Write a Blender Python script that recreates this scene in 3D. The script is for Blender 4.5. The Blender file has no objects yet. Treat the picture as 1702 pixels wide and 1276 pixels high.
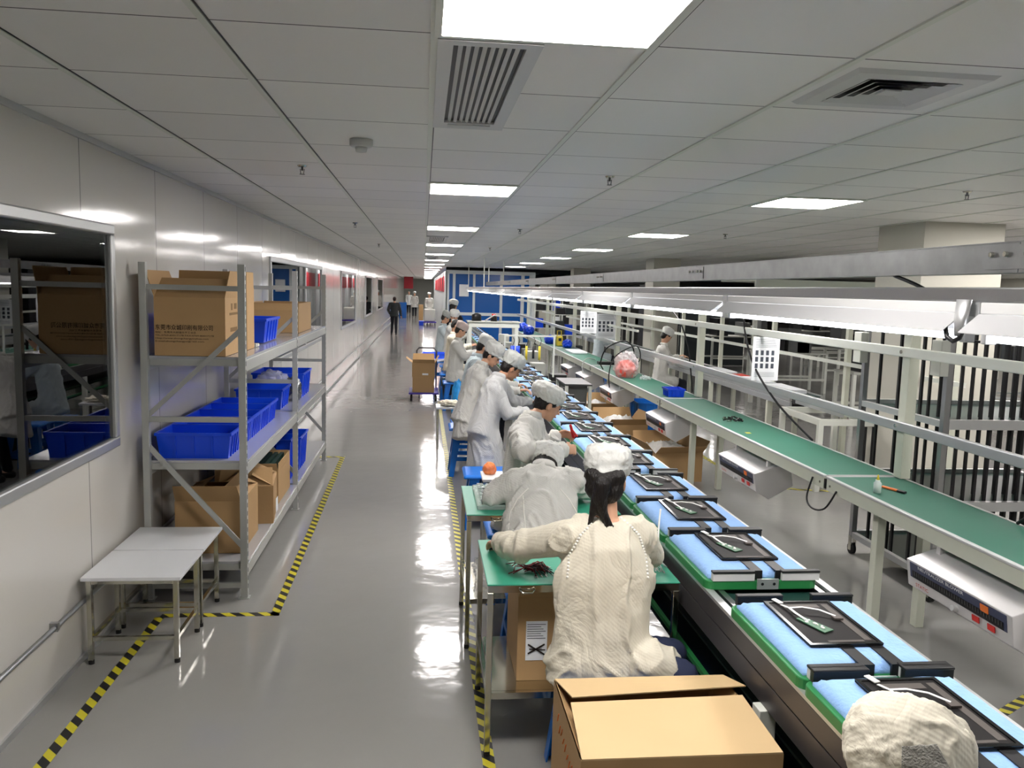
import bpy, bmesh, math, random
from mathutils import Vector, Matrix, noise
random.seed(7)
PI = math.pi
V = Vector
sc = bpy.context.scene
C = sc.collection

# ------------------------------------------------------------------ camera
cam_d = bpy.data.cameras.new('camera'); cam = bpy.data.objects.new('camera', cam_d); C.objects.link(cam)
r_ = V((0.99398081, -0.10622133, 0.02681743)); u_ = V((-0.01434464, 0.11649049, 0.99308821)); f_ = V((0.10861112, 0.98749531, -0.11426560))
cam.matrix_world = Matrix(((r_.x, u_.x, -f_.x, 0), (r_.y, u_.y, -f_.y, 0), (r_.z, u_.z, -f_.z, 1.9), (0, 0, 0, 1)))
cam_d.sensor_fit = 'HORIZONTAL'; cam_d.sensor_width = 36; cam_d.lens = 1367.02 * 36 / 1702
cam_d.clip_start = 0.05; cam_d.clip_end = 300
sc.camera = cam
# ------------------------------------------------------------------ world + exposure
w = bpy.data.worlds.new('world'); sc.world = w; w.use_nodes = True
w.node_tree.nodes['Background'].inputs[0].default_value = (0.9, 0.95, 1, 1)
w.node_tree.nodes['Background'].inputs[1].default_value = 0.3
sc.view_settings.view_transform = 'Standard'; sc.view_settings.look = 'None'
sc.view_settings.gamma = 1; sc.view_settings.exposure = 0.4
try: sc.view_settings.use_curve_mapping = False
except Exception: pass
LIGHT_PANEL = 36.0      # radiance of the ceiling panels
LIGHT_TUBE = 9.0       # radiance of the line's tubes

# ------------------------------------------------------------------ materials
MATS = {}
def lin(c):
    return tuple((x / 12.92 if x <= 0.04045 else ((x + 0.055) / 1.055) ** 2.4) for x in c)
def mat(name, col, rough=0.5, metal=0.0, spec=0.5, bump=0.0, bscale=20.0, var=0.0, vscale=6.0, coat=0.0, alpha=1.0, trans=0.0, ior=1.45, stretch=None):
    m = bpy.data.materials.new(name); m.use_nodes = True
    nt = m.node_tree; b = nt.nodes['Principled BSDF']
    c = lin([x / 255 for x in col])
    b.inputs['Base Color'].default_value = (*c, 1); b.inputs['Roughness'].default_value = rough
    b.inputs['Metallic'].default_value = metal; b.inputs['Specular IOR Level'].default_value = spec
    b.inputs['Coat Weight'].default_value = coat; b.inputs['IOR'].default_value = ior
    if coat: b.inputs['Coat Roughness'].default_value = 0.05
    b.inputs['Alpha'].default_value = alpha; b.inputs['Transmission Weight'].default_value = trans
    if bump or var:
        tc = nt.nodes.new('ShaderNodeTexCoord'); mp = nt.nodes.new('ShaderNodeMapping')
        nt.links.new(tc.outputs['Object'], mp.inputs[0])
        if stretch: mp.inputs['Scale'].default_value = stretch
    if var:
        n = nt.nodes.new('ShaderNodeTexNoise'); n.inputs['Scale'].default_value = vscale; n.inputs['Detail'].default_value = 5
        nt.links.new(mp.outputs[0], n.inputs['Vector'])
        mx = nt.nodes.new('ShaderNodeMixRGB'); mx.inputs[1].default_value = (*[x * (1 - var) for x in c], 1); mx.inputs[2].default_value = (*[min(1, x * (1 + var)) for x in c], 1)
        nt.links.new(n.outputs[0], mx.inputs[0]); nt.links.new(mx.outputs[0], b.inputs['Base Color'])
    if bump:
        n2 = nt.nodes.new('ShaderNodeTexNoise'); n2.inputs['Scale'].default_value = bscale; n2.inputs['Detail'].default_value = 4
        nt.links.new(mp.outputs[0], n2.inputs['Vector'])
        bp = nt.nodes.new('ShaderNodeBump'); bp.inputs['Strength'].default_value = bump; bp.inputs['Distance'].default_value = 0.02
        nt.links.new(n2.outputs[0], bp.inputs['Height']); nt.links.new(bp.outputs[0], b.inputs['Normal'])
    MATS[name] = m
    return m
def emit(name, col, s):
    m = bpy.data.materials.new(name); m.use_nodes = True; b = m.node_tree.nodes['Principled BSDF']
    b.inputs['Base Color'].default_value = (.8, .8, .8, 1)
    b.inputs['Emission Color'].default_value = (*lin([x / 255 for x in col]), 1); b.inputs['Emission Strength'].default_value = s
    MATS[name] = m; return m
def MN(nt, op, a=None, b=None, c=None):
    n = nt.nodes.new('ShaderNodeMath'); n.operation = op
    for i, x in enumerate((a, b, c)):
        if x is None: continue
        if isinstance(x, (int, float)): n.inputs[i].default_value = x
        else: nt.links.new(x, n.inputs[i])
    return n.outputs[0]
def world_xyz(nt):
    g = nt.nodes.new('ShaderNodeNewGeometry'); s = nt.nodes.new('ShaderNodeSeparateXYZ'); nt.links.new(g.outputs['Position'], s.inputs[0]); return s.outputs, g

emit('panel_light', (255, 249, 246), LIGHT_PANEL)
emit('tube_light', (250, 250, 255), LIGHT_TUBE)
mat('white_paint', (214, 217, 208), .38, bump=.02)
mat('cream_paint', (205, 208, 192), .42, var=.04)
mat('alu', (176, 178, 180), .32, 1.0, bump=.03, bscale=60)
mat('alu_rail', (196, 198, 198), .4, .75)
mat('galv', (150, 152, 152), .38, .9, var=.3, vscale=9, bump=.05, bscale=12)
mat('rack_grey', (172, 174, 170), .4, .3, var=.05)
mat('shelf_grey', (176, 178, 182), .22, .2, coat=.2)
mat('chrome', (200, 198, 186), .14, 1.0, var=.12, vscale=14)
mat('steel_dark', (96, 96, 98), .35, .8)
mat('dark_rail', (78, 76, 78), .38, .5, var=.06)
mat('black', (18, 18, 20), .45)
mat('black_gloss', (10, 11, 14), .12)
mat('rubber', (22, 22, 22), .7)
mat('blue_bin', (6, 66, 212), .32, var=.06)
mat('bin_light', (40, 92, 240), .3)
mat('blue_stool', (14, 110, 205), .35, var=.05)
mat('blue_pad', (140, 178, 226), .85, bump=.25, bscale=60, var=.05, vscale=20)
mat('green_base', (36, 118, 62), .4, var=.08)
mat('green_mat', (52, 110, 92), .5, var=.06, vscale=4)
mat('green_table', (58, 158, 128), .4, var=.05)
mat('dark_green', (22, 52, 46), .45)
mat('card', (176, 143, 100), .8, var=.07, vscale=5, bump=.05, bscale=40)
mat('card_light', (204, 176, 132), .78, var=.05, vscale=4)
mat('card_dark', (120, 92, 54), .85, var=.1, vscale=5)
mat('card_in', (92, 66, 44), .9)
mat('print_dark', (38, 28, 22), .8)
mat('print_red', (196, 66, 56), .7)
mat('tape_clear', (206, 184, 146), .2, alpha=.8)
mat('paper', (232, 235, 238), .7)
mat('ink', (70, 76, 86), .8)
mat('laminate', (222, 224, 226), .3)
mat('coat', (204, 203, 197), .85, bump=.12, bscale=160, var=.03, vscale=30)
mat('coat_warm', (212, 206, 188), .85, bump=.12, bscale=160, var=.03, vscale=30)
mat('coat_blue', (186, 198, 202), .85, bump=.12, bscale=160, var=.03, vscale=30)
mat('coat_grey', (176, 177, 176), .85, bump=.12, bscale=160, var=.03)
mat('cap', (212, 213, 208), .85, bump=.2, bscale=60)
mat('cap_grey', (176, 179, 174), .85, bump=.2, bscale=60)
mat('cap_pink', (208, 190, 184), .85, bump=.2, bscale=60)
mat('seam_white', (232, 230, 222), .8)
mat('mesh_patch', (140, 138, 130), .9, bump=.6, bscale=250)
mat('skin', (206, 158, 128), .55, var=.06, vscale=10)
mat('skin_d', (186, 136, 106), .55, var=.06, vscale=10)
mat('lips', (160, 86, 76), .5)
mat('hair', (20, 15, 13), .35, bump=.5, bscale=50, stretch=(4, 4, .4))
mat('jeans', (38, 46, 74), .8, var=.1)
mat('navy', (20, 24, 34), .8)
mat('charcoal', (46, 52, 54), .8)
mat('face_mask', (226, 230, 234), .8)
mat('pcb', (58, 104, 76), .4, var=.5, vscale=160)
mat('ribbon', (236, 236, 232), .4)
mat('lcd', (26, 24, 24), .55, spec=.2, var=.1)
mat('lcd_edge', (84, 78, 74), .5, .2)
mat('red', (206, 44, 40), .4)
mat('redwire', (130, 22, 30), .5)
mat('coral', (232, 92, 80), .5, var=.15, vscale=30)
mat('film', (236, 238, 240), .12, alpha=.32, bump=.6, bscale=18)
mat('film_dense', (226, 226, 222), .25, alpha=.85, bump=.6, bscale=18)
mat('silver_bag', (150, 152, 156), .2, .9, bump=.9, bscale=14)
mat('tray_clear', (196, 212, 206), .08, alpha=.45, bump=.5, bscale=40)
mat('blue_panel', (12, 84, 160), .25, var=.04)
mat('panel_white', (206, 214, 216), .3)
mat('poster_red', (176, 40, 52), .5)
mat('purple', (60, 44, 150), .45)
mat('binbag', (30, 60, 84), .25, bump=.8, bscale=14)
mat('bag_blue', (40, 140, 210), .25, bump=.8, bscale=14)
mat('yellow', (224, 200, 60), .45)
mat('bottle', (226, 238, 232), .3, alpha=.9)
mat('orange', (232, 120, 50), .5)
mat('orange_film', (240, 134, 60), .3, alpha=.8, bump=.6, bscale=30)
mat('ion_white', (214, 212, 212), .28, .35)
mat('ion_panel', (60, 66, 92), .4)
mat('reflector_white', (172, 173, 174), .4)
mat('ceil_white', (200, 202, 200), .6)
mat('plastic_white', (196, 197, 196), .35)
mat('wall_paint', (190, 188, 176), .6)
mat('hood_green', (214, 222, 206), .5)
mat('purple_light', (120, 130, 200), .4)
mat('machine', (92, 94, 92), .5, var=.2)
mat('machine_l', (184, 186, 178), .4)
mat('glass_shelf', (10, 22, 34), .04)

for nm in ('coat', 'coat_warm', 'coat_blue', 'coat_grey'):     # cloth: soft creases and fine antistatic stripes
    nt = M_(nm).node_tree if False else MATS[nm].node_tree; b = nt.nodes['Principled BSDF']; tc = nt.nodes.new('ShaderNodeTexCoord')
    mp = nt.nodes.new('ShaderNodeMapping'); mp.inputs['Scale'].default_value = (1, 1, .6); nt.links.new(tc.outputs['Object'], mp.inputs[0])
    n = nt.nodes.new('ShaderNodeTexNoise'); n.inputs['Scale'].default_value = 5; n.inputs['Detail'].default_value = 5; n.inputs['Distortion'].default_value = 1.6; nt.links.new(mp.outputs[0], n.inputs['Vector'])
    rg = nt.nodes.new('ShaderNodeMath'); rg.operation = 'SUBTRACT'; nt.links.new(n.outputs[0], rg.inputs[0]); rg.inputs[1].default_value = .5
    ab = nt.nodes.new('ShaderNodeMath'); ab.operation = 'ABSOLUTE'; nt.links.new(rg.outputs[0], ab.inputs[0])
    wv = nt.nodes.new('ShaderNodeTexWave'); wv.inputs['Scale'].default_value = 34; wv.bands_direction = 'DIAGONAL'; nt.links.new(tc.outputs['Object'], wv.inputs['Vector'])
    ad = nt.nodes.new('ShaderNodeMath'); ad.operation = 'MULTIPLY_ADD'; nt.links.new(wv.outputs['Fac'], ad.inputs[0]); ad.inputs[1].default_value = .012; nt.links.new(ab.outputs[0], ad.inputs[2])
    bp = nt.nodes.new('ShaderNodeBump'); bp.inputs['Strength'].default_value = .55; bp.inputs['Distance'].default_value = .05; nt.links.new(ad.outputs[0], bp.inputs['Height'])
    nt.links.new(bp.outputs[0], b.inputs['Normal'])
# floor: glossy grey epoxy
m = mat('floor', (150, 152, 153), .1, spec=.55); nt = m.node_tree; b = nt.nodes['Principled BSDF']
g = nt.nodes.new('ShaderNodeNewGeometry')
n1 = nt.nodes.new('ShaderNodeTexNoise'); n1.inputs['Scale'].default_value = .8; n1.inputs['Detail'].default_value = 6; nt.links.new(g.outputs['Position'], n1.inputs['Vector'])
cr = nt.nodes.new('ShaderNodeMapRange'); cr.inputs[3].default_value = .06; cr.inputs[4].default_value = .17; nt.links.new(n1.outputs[0], cr.inputs[0]); nt.links.new(cr.outputs[0], b.inputs['Roughness'])
mx = nt.nodes.new('ShaderNodeMixRGB'); mx.inputs[1].default_value = (*lin((.545, .54, .53)), 1); mx.inputs[2].default_value = (*lin((.60, .595, .58)), 1); nt.links.new(n1.outputs[0], mx.inputs[0]); nt.links.new(mx.outputs[0], b.inputs['Base Color'])
n2 = nt.nodes.new('ShaderNodeTexNoise'); n2.inputs['Scale'].default_value = 4.5; n2.inputs['Detail'].default_value = 3; nt.links.new(g.outputs['Position'], n2.inputs['Vector'])
bp = nt.nodes.new('ShaderNodeBump'); bp.inputs['Strength'].default_value = .28; bp.inputs['Distance'].default_value = .012; nt.links.new(n2.outputs[0], bp.inputs['Height']); nt.links.new(bp.outputs[0], b.inputs['Normal'])
# sandwich panel wall with joints
m = mat('wall_panel', (196, 197, 190), .11, spec=.7); nt = m.node_tree; b = nt.nodes['Principled BSDF']
S, g = world_xyz(nt)
fr = MN(nt, 'FRACT', MN(nt, 'DIVIDE', MN(nt, 'ADD', S[1], .27), 1.14))
d = MN(nt, 'ABSOLUTE', MN(nt, 'SUBTRACT', fr, .5)); line = MN(nt, 'GREATER_THAN', d, .4965)
mx = nt.nodes.new('ShaderNodeMixRGB'); nt.links.new(line, mx.inputs[0]); mx.inputs[1].default_value = (*lin((.79, .78, .755)), 1); mx.inputs[2].default_value = (*lin((.50, .50, .49)), 1)
nt.links.new(mx.outputs[0], b.inputs['Base Color'])
nn = nt.nodes.new('ShaderNodeTexNoise'); nn.inputs['Scale'].default_value = 1.6; nn.inputs['Detail'].default_value = 3; nt.links.new(g.outputs['Position'], nn.inputs['Vector'])
bp = nt.nodes.new('ShaderNodeBump'); bp.inputs['Strength'].default_value = .35; bp.inputs['Distance'].default_value = .012
nt.links.new(MN(nt, 'ADD', MN(nt, 'MULTIPLY', nn.outputs[0], .6), MN(nt, 'MULTIPLY', MN(nt, 'POWER', MN(nt, 'MULTIPLY', d, 2), 6), .25)), bp.inputs['Height']); nt.links.new(bp.outputs[0], b.inputs['Normal'])
# ceiling tiles with cross joints
TX, TY, OX, OY = .62, .65, .02, 2.39
m = mat('ceiling_tile', (190, 192, 190), .5); nt = m.node_tree; b = nt.nodes['Principled BSDF']
S, g = world_xyz(nt)
fy = MN(nt, 'ABSOLUTE', MN(nt, 'SUBTRACT', MN(nt, 'FRACT', MN(nt, 'DIVIDE', MN(nt, 'SUBTRACT', S[1], OY - TY * 20), TY)), .5))
ly = MN(nt, 'GREATER_THAN', fy, .4945)
ix = MN(nt, 'FLOOR', MN(nt, 'DIVIDE', MN(nt, 'SUBTRACT', S[0], OX), TX)); iy = MN(nt, 'FLOOR', MN(nt, 'DIVIDE', MN(nt, 'SUBTRACT', S[1], OY), TY))
cb = nt.nodes.new('ShaderNodeCombineXYZ'); nt.links.new(ix, cb.inputs[0]); nt.links.new(iy, cb.inputs[1])
wn = nt.nodes.new('ShaderNodeTexWhiteNoise'); nt.links.new(cb.outputs[0], wn.inputs['Vector'])
ba = nt.nodes.new('ShaderNodeMixRGB'); ba.inputs[1].default_value = (*lin((.885, .88, .87)), 1); ba.inputs[2].default_value = (*lin((.92, .915, .90)), 1); nt.links.new(wn.outputs['Value'], ba.inputs[0])
mx = nt.nodes.new('ShaderNodeMixRGB'); nt.links.new(ly, mx.inputs[0]); nt.links.new(ba.outputs[0], mx.inputs[1]); mx.inputs[2].default_value = (.03, .03, .03, 1)
nt.links.new(mx.outputs[0], b.inputs['Base Color'])
# hazard tape
m = mat('hazard', (220, 200, 40), .35); nt = m.node_tree; b = nt.nodes['Principled BSDF']
S, g = world_xyz(nt)
st = MN(nt, 'GREATER_THAN', MN(nt, 'FRACT', MN(nt, 'DIVIDE', MN(nt, 'ADD', S[0], S[1]), .105)), .5)
mx = nt.nodes.new('ShaderNodeMixRGB'); nt.links.new(st, mx.inputs[0]); mx.inputs[1].default_value = (*lin((.80, .76, .18)), 1); mx.inputs[2].default_value = (.012, .012, .014, 1); nt.links.new(mx.outputs[0], b.inputs['Base Color'])
# tinted glass
m = bpy.data.materials.new('pane_glass'); m.use_nodes = True; nt = m.node_tree; nt.nodes.clear(); MATS['pane_glass'] = m
o = nt.nodes.new('ShaderNodeOutputMaterial'); tr = nt.nodes.new('ShaderNodeBsdfTransparent'); tr.inputs[0].default_value = (.62, .68, .68, 1)
gl = nt.nodes.new('ShaderNodeBsdfGlossy'); gl.inputs['Roughness'].default_value = .01; fr = nt.nodes.new('ShaderNodeFresnel'); fr.inputs[0].default_value = 1.9
ms = nt.nodes.new('ShaderNodeMixShader'); nt.links.new(fr.outputs[0], ms.inputs[0]); nt.links.new(tr.outputs[0], ms.inputs[1]); nt.links.new(gl.outputs[0], ms.inputs[2]); nt.links.new(ms.outputs[0], o.inputs[0])
M = MATS

# ------------------------------------------------------------------ mesh helpers
class MB:
    def __init__(s): s.v = []; s.f = []
    def add(s, vs, fs):
        o = len(s.v); s.v += [tuple(x) for x in vs]; s.f += [tuple(i + o for i in f) for f in fs]; return s
    def box(s, x0, x1, y0, y1, z0, z1):
        return s.add([(x0, y0, z0), (x1, y0, z0), (x1, y1, z0), (x0, y1, z0), (x0, y0, z1), (x1, y0, z1), (x1, y1, z1), (x0, y1, z1)],
                     [(0, 3, 2, 1), (4, 5, 6, 7), (0, 1, 5, 4), (1, 2, 6, 5), (2, 3, 7, 6), (3, 0, 4, 7)])
    def hexa(s, pts):   # 8 points, same order as box
        return s.add(pts, [(0, 3, 2, 1), (4, 5, 6, 7), (0, 1, 5, 4), (1, 2, 6, 5), (2, 3, 7, 6), (3, 0, 4, 7)])
    def beam(s, p, q, wd, ht, up=(0, 0, 1)):
        p = V(p); q = V(q); d = (q - p).normalized(); up = V(up)
        if abs(d.dot(up)) > .98: up = V((0, 1, 0))
        a = d.cross(up).normalized() * wd / 2; b = a.cross(d).normalized() * ht / 2
        return s.hexa([p - a - b, p + a - b, q + a - b, q - a - b, p - a + b, p + a + b, q + a + b, q - a + b])
    def loft(s, rings, n=12, cap=True):
        o = len(s.v)
        for c, a, b in rings:
            c = V(c); a = V(a); b = V(b)
            for k in range(n):
                t = 2 * PI * k / n; s.v.append(tuple(c + a * math.cos(t) + b * math.sin(t)))
        for r in range(len(rings) - 1):
            for k in range(n):
                k2 = (k + 1) % n
                s.f.append((o + r * n + k, o + r * n + k2, o + (r + 1) * n + k2, o + (r + 1) * n + k))
        if cap:
            s.f.append(tuple(o + k for k in reversed(range(n)))); e = o + (len(rings) - 1) * n; s.f.append(tuple(e + k for k in range(n)))
        return s
    def tube(s, pts, r, n=8, r2=None, cap=True):
        pts = [V(p) for p in pts]; rings = []; prev = None
        for i, p in enumerate(pts):
            d = (pts[min(i + 1, len(pts) - 1)] - pts[max(i - 1, 0)])
            d = d.normalized() if d.length > 1e-9 else V((0, 0, 1))
            if prev is None:
                a = d.orthogonal().normalized()
            else:
                a = (prev - d * prev.dot(d)); a = a.normalized() if a.length > 1e-6 else d.orthogonal().normalized()
            prev = a; b = d.cross(a)
            rr = r if r2 is None else r + (r2 - r) * i / (len(pts) - 1)
            rings.append((p, a * rr, b * rr))
        return s.loft(rings, n, cap)
    def cyl(s, p, q, r, n=12, r2=None): return s.tube([p, q], r, n, r2)
    def ell(s, c, a, b, d, n=14, m=9):
        c = V(c); a = V(a); b = V(b); d = V(d); rings = []
        for i in range(1, m):
            t = -PI / 2 + PI * i / m
            rings.append((c + d * math.sin(t), a * math.cos(t), b * math.cos(t)))
        return s.loft(rings, n)
    def prism(s, poly, axis, t0, t1):   # poly 2-D points swept along axis
        def P(u, v, t): return {'x': (t, u, v), 'y': (u, t, v), 'z': (u, v, t)}[axis]
        n = len(poly); vs = [P(u, v, t0) for u, v in poly] + [P(u, v, t1) for u, v in poly]
        return s.add(vs, [tuple(range(n)), tuple(range(2 * n - 1, n - 1, -1))] + [(i, (i + 1) % n, n + (i + 1) % n, n + i) for i in range(n)])
    def quad(s, *p): return s.add(p, [tuple(range(len(p)))])
    def capsule(s, p, q, r0, r1, n=12):
        p = V(p); q = V(q); d = (q - p).normalized(); a = d.orthogonal().normalized(); b = d.cross(a); R = []
        for t in (-.95, -.75, -.4, 0): R.append((p + d * r0 * t, a * r0 * math.sqrt(1 - t * t), b * r0 * math.sqrt(1 - t * t)))
        for t in (0, .4, .75, .95): R.append((q + d * r1 * t, a * r1 * math.sqrt(1 - t * t), b * r1 * math.sqrt(1 - t * t)))
        return s.loft(R, n)
def mesh_of(name, mb, material, smooth=False, fix=True):
    me = bpy.data.meshes.new(name); me.from_pydata(mb.v, [], mb.f)
    if fix:
        bm = bmesh.new(); bm.from_mesh(me); bmesh.ops.recalc_face_normals(bm, faces=bm.faces); bm.to_mesh(me); bm.free()
    if material: me.materials.append(M[material] if isinstance(material, str) else material)
    if smooth:
        for p in me.polygons: p.use_smooth = True
    return me
def link(name, me, parent=None):
    o = bpy.data.objects.new(name, me); C.objects.link(o)
    if parent: o.parent = parent
    return o
def obj(name, mb, material, parent=None, smooth=False, bevel=0, local=False):
    """mb is in world coordinates unless local=True (then relative to the top thing)."""
    me = mesh_of(name, mb, material, smooth)
    if parent is not None and not local: me.transform(Matrix.Translation(-top(parent)['_loc'] if False else -V(top_loc(parent))))
    o = link(name, me, parent)
    if bevel:
        b = o.modifiers.new('bevel', 'BEVEL'); b.width = bevel; b.segments = 2; b.limit_method = 'ANGLE'
    return o
LOCS = {}
def top_loc(o):
    while o.parent: o = o.parent
    return LOCS.get(o.name, (0, 0, 0))
def thing(name, label, cat, loc=(0, 0, 0), group=None):
    o = bpy.data.objects.new(name, None); C.objects.link(o); o.location = loc; o.empty_display_size = .05
    LOCS[o.name] = tuple(loc); o['label'] = label; o['category'] = cat
    if group: o['group'] = group
    return o
def tag(o, label, cat, group=None, kind=None):
    o['label'] = label; o['category'] = cat
    if group: o['group'] = group
    if kind: o['kind'] = kind
    return o
def struct(name, mb, material, smooth=False, bevel=0):
    o = obj(name, mb, material, None, smooth, bevel); o['kind'] = 'structure'; return o
def dup(root, loc=None, rotz=None, label=None, group=None):
    r = root.copy(); C.objects.link(r)
    if loc is not None: r.location = loc
    if rotz is not None: r.rotation_euler = (0, 0, rotz)
    if label: r['label'] = label
    if group: r['group'] = group
    LOCS[r.name] = tuple(r.location)
    for ch in list(root.children):
        c = ch.copy(); C.objects.link(c); c.parent = r
        for g in list(ch.children):
            d = g.copy(); C.objects.link(d); d.parent = c
    return r
def origin_to(o, p):     # move a world-built mesh thing's origin
    p = V(p); o.data.transform(Matrix.Translation(-p)); o.location = p; LOCS[o.name] = tuple(p); return o
def text_mesh(s, size, material, name, align='LEFT', width=None):
    cu = bpy.data.curves.new('t', 'FONT'); cu.body = s; cu.size = size; cu.align_x = align; cu.resolution_u = 2; cu.offset = size * .006
    t = bpy.data.objects.new('t', cu); C.objects.link(t)
    dg = bpy.context.evaluated_depsgraph_get(); me = bpy.data.meshes.new_from_object(t.evaluated_get(dg)); bpy.data.objects.remove(t)
    if width and len(me.vertices):
        x1 = max(v.co.x for v in me.vertices); k = width / x1
        for v in me.vertices: v.co.x *= k
    me.materials.clear(); me.materials.append(M[material]); me.name = name
    return me
def text_at(parent, name, s, size, material, p, xdir, ydir, width=None, align='LEFT'):
    me = text_mesh(s, size, material, name, align, width); x = V(xdir).normalized(); y = V(ydir).normalized(); z = x.cross(y)
    q = V(p) - V(top_loc(parent))
    me.transform(Matrix(((x.x, y.x, z.x, q.x), (x.y, y.y, z.y, q.y), (x.z, y.z, z.z, q.z), (0, 0, 0, 1))))
    return link(name, me, parent)
def join_into(o, mb, material, local=False):
    me = mesh_of('j', mb, material)
    if not local: me.transform(Matrix.Translation(-V(top_loc(o))))
    k = len(o.data.materials); o.data.materials.append(M[material]); bm = bmesh.new(); bm.from_mesh(o.data); n0 = len(bm.faces); bm.from_mesh(me); bm.faces.ensure_lookup_table()
    for f in bm.faces[n0:]: f.material_index = k
    bm.to_mesh(o.data); bm.free(); return o
ORD = ['nearest', 'second nearest', 'third nearest', 'fourth nearest', 'fifth nearest', 'sixth nearest', 'seventh nearest', 'eighth nearest', 'ninth nearest', 'tenth nearest',
       'eleventh nearest', 'twelfth nearest', 'thirteenth nearest', 'fourteenth nearest', 'fifteenth nearest', 'sixteenth nearest', 'seventeenth nearest', 'eighteenth nearest', 'nineteenth nearest', 'twentieth nearest',
       'twenty-first nearest', 'twenty-second nearest', 'twenty-third nearest', 'twenty-fourth nearest', 'twenty-fifth nearest', 'twenty-sixth nearest', 'twenty-seventh nearest', 'twenty-eighth nearest']

# ------------------------------------------------------------------ the setting
XL, XR, Y0, Y1, H = -1.67, 17.0, -4.0, 74.0, 2.6
struct('floor', MB().box(XL - .1, XR, Y0, Y1, -.1, 0), 'floor')
struct('ceiling', MB().box(XL - .1, XR, Y0, Y1, H, H + .1), 'ceiling_tile')
# windows in the left wall: (y0, y1)
WINS = [(1.6, 4.62), (9.3, 13.8), (17.15, 20.6), (24.3, 27.2), (30.5, 34.5)]
zb, zt = 1.04, 2.13
mb = MB(); T = .08
mb.box(XL - T, XL, Y0, Y1, 0, zb); mb.box(XL - T, XL, Y0, Y1, zt, H)
ys = [Y0] + [y for wn_ in WINS for y in wn_] + [Y1]
for k in range(0, len(ys), 2): mb.box(XL - T, XL, ys[k], ys[k + 1], zb, zt)
struct('wall_left', mb, 'wall_panel')
struct('wall_right', MB().box(XR, XR + .1, Y0, Y1, 0, H), 'wall_paint')
struct('wall_far', MB().box(XL - .1, XR + .1, Y1, Y1 + .1, 0, H), 'white_paint')
struct('wall_near', MB().box(XL - .1, XR + .1, Y0 - .1, Y0, 0, H), 'wall_paint')
struct('wall_room', MB().box(XL - 3.0, XL - 2.9, Y0, 40, -.02, H).box(XL - 3, XL - T, 40, 40.1, 0, H).box(XL - 3, XL - T, Y0, Y0 + .1, 0, H).box(XL - 3, XL - T, Y0, 40, -.1, -.0).box(XL - 3, XL - T, Y0, 40, H, H + .1), 'machine')
for i, (a, b_) in enumerate(WINS):
    wn_ = MB(); e = .055
    for (p0, p1, q0, q1) in ((a - e, b_ + e, zt, zt + e), (a - e, b_ + e, zb - e, zb), (a - e, a, zb, zt), (b_, b_ + e, zb, zt)):
        wn_.box(XL - T, XL + .022, p0, p1, q0, q1)
    fo = struct('window_%d' % (i + 1), wn_, 'alu_rail', bevel=.008)
    mu = MB()
    if i == 1: mu.box(XL + .003, XL + .02, 11.9, 11.98, zb, zt)
    obj('pane', MB().box(XL - .006, XL + .002, a, b_, zb, zt), 'pane_glass', fo)
    if i == 1: obj('mullion', mu, 'alu_rail', fo)
# ceiling grid runners (long way)
g = MB()
x = OX - TX * 2
while x < XR:
    g.box(x - .011, x + .011, Y0, Y1, H - .006, H); x += TX
struct('trim_1', g, 'white_paint')
g = MB(); x = OX - TX * 2
while x < XR:
    g.box(x + .0115, x + .016, Y0, Y1, H - .003, H); x += TX
struct('trim_2', g, 'black')
struct('baseboard_left', MB().box(XL, XL + .012, Y0, Y1, 0, .03).box(XL, XL + .012, Y0, Y1, H - .03, H), 'alu_rail')
cd = thing('wall_conduit', 'thin grey metal conduit pipe clipped low along the glossy white wall', 'conduit', (XL, 3, .31))
obj('pipe', MB().cyl((XL + .02, Y0, .31), (XL + .02, 44, .31), .012, 10), 'alu', cd, True)
for y in (3.8, 6.0, 8.2, 10.9, 13.0, 15.6): obj('clip', MB().box(XL, XL + .036, y - .012, y + .012, .295, .335), 'alu', cd)

# columns
for i, (x0, x1, y0, y1, lab) in enumerate([(4.43, 5.2, 7.0, 7.75, 'large cream square column rising above the galvanised tray'), (4.6, 5.15, 16.3, 16.9, 'cream column behind the second line, beside the seated worker'), (4.6, 5.12, 25.2, 25.8, 'pinkish cream column farthest back near the blue room')]):
    o = struct('column_%d' % (i + 1), MB().box(x0, x1, y0, y1, 0, H), 'wall_paint')

# blue panelled room at the end of the lines
BX0, BX1, BY0, BY1 = .76, 3.78, 28.0, 58.0
struct('wall_blue_room', MB().box(BX0 + .02, BX1 - .02, BY0 + .02, BY1, 0, 2.44), 'blue_panel')
m2 = MB()
for a, b_ in ((.76, .86), (.98, 1.07), (1.66, 1.74), (2.58, 2.67), (3.3, 3.41), (3.58, 3.78)): m2.box(a, b_, BY0 - .02, BY0 + .03, 0, 2.46)
for z0, z1 in ((2.37, 2.49), (.98, 1.08), (0, .1)): m2.box(BX0, BX1, BY0 - .015, BY0 + .03, z0, z1)
struct('trim_3', m2, 'panel_white')
m2 = MB().box(BX0 - .02, BX0 + .03, BY0 - .02, BY1, 0, 2.47)
struct('wall_blue_room_side', m2, 'panel_white')
m2 = MB(); y = BY0 + .6
while y < BY1: m2.box(BX0 - .035, BX0 - .02, y, y + .08, 0, 2.47); y += 1.15
struct('trim_4', m2, 'alu_rail')
struct('gap_shade', MB().box(BX0, BX1 + 1.5, BY0 + .5, BY0 + .56, 2.46, H), 'black')  # black sheet standing in for the shaded gap above the room
for i in range(7):
    y = 29.5 + i * 3.2
    o = obj('wall_poster', MB().box(BX0 - .05, BX0 - .036, y, y + 2.2, 1.75, 2.3), 'poster_red'); origin_to(o, (BX0, y, 1.75))
    tag(o, ORD[i] + ' red poster high on the side of the blue room along the aisle', 'poster', 'red posters on the blue room')
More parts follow.
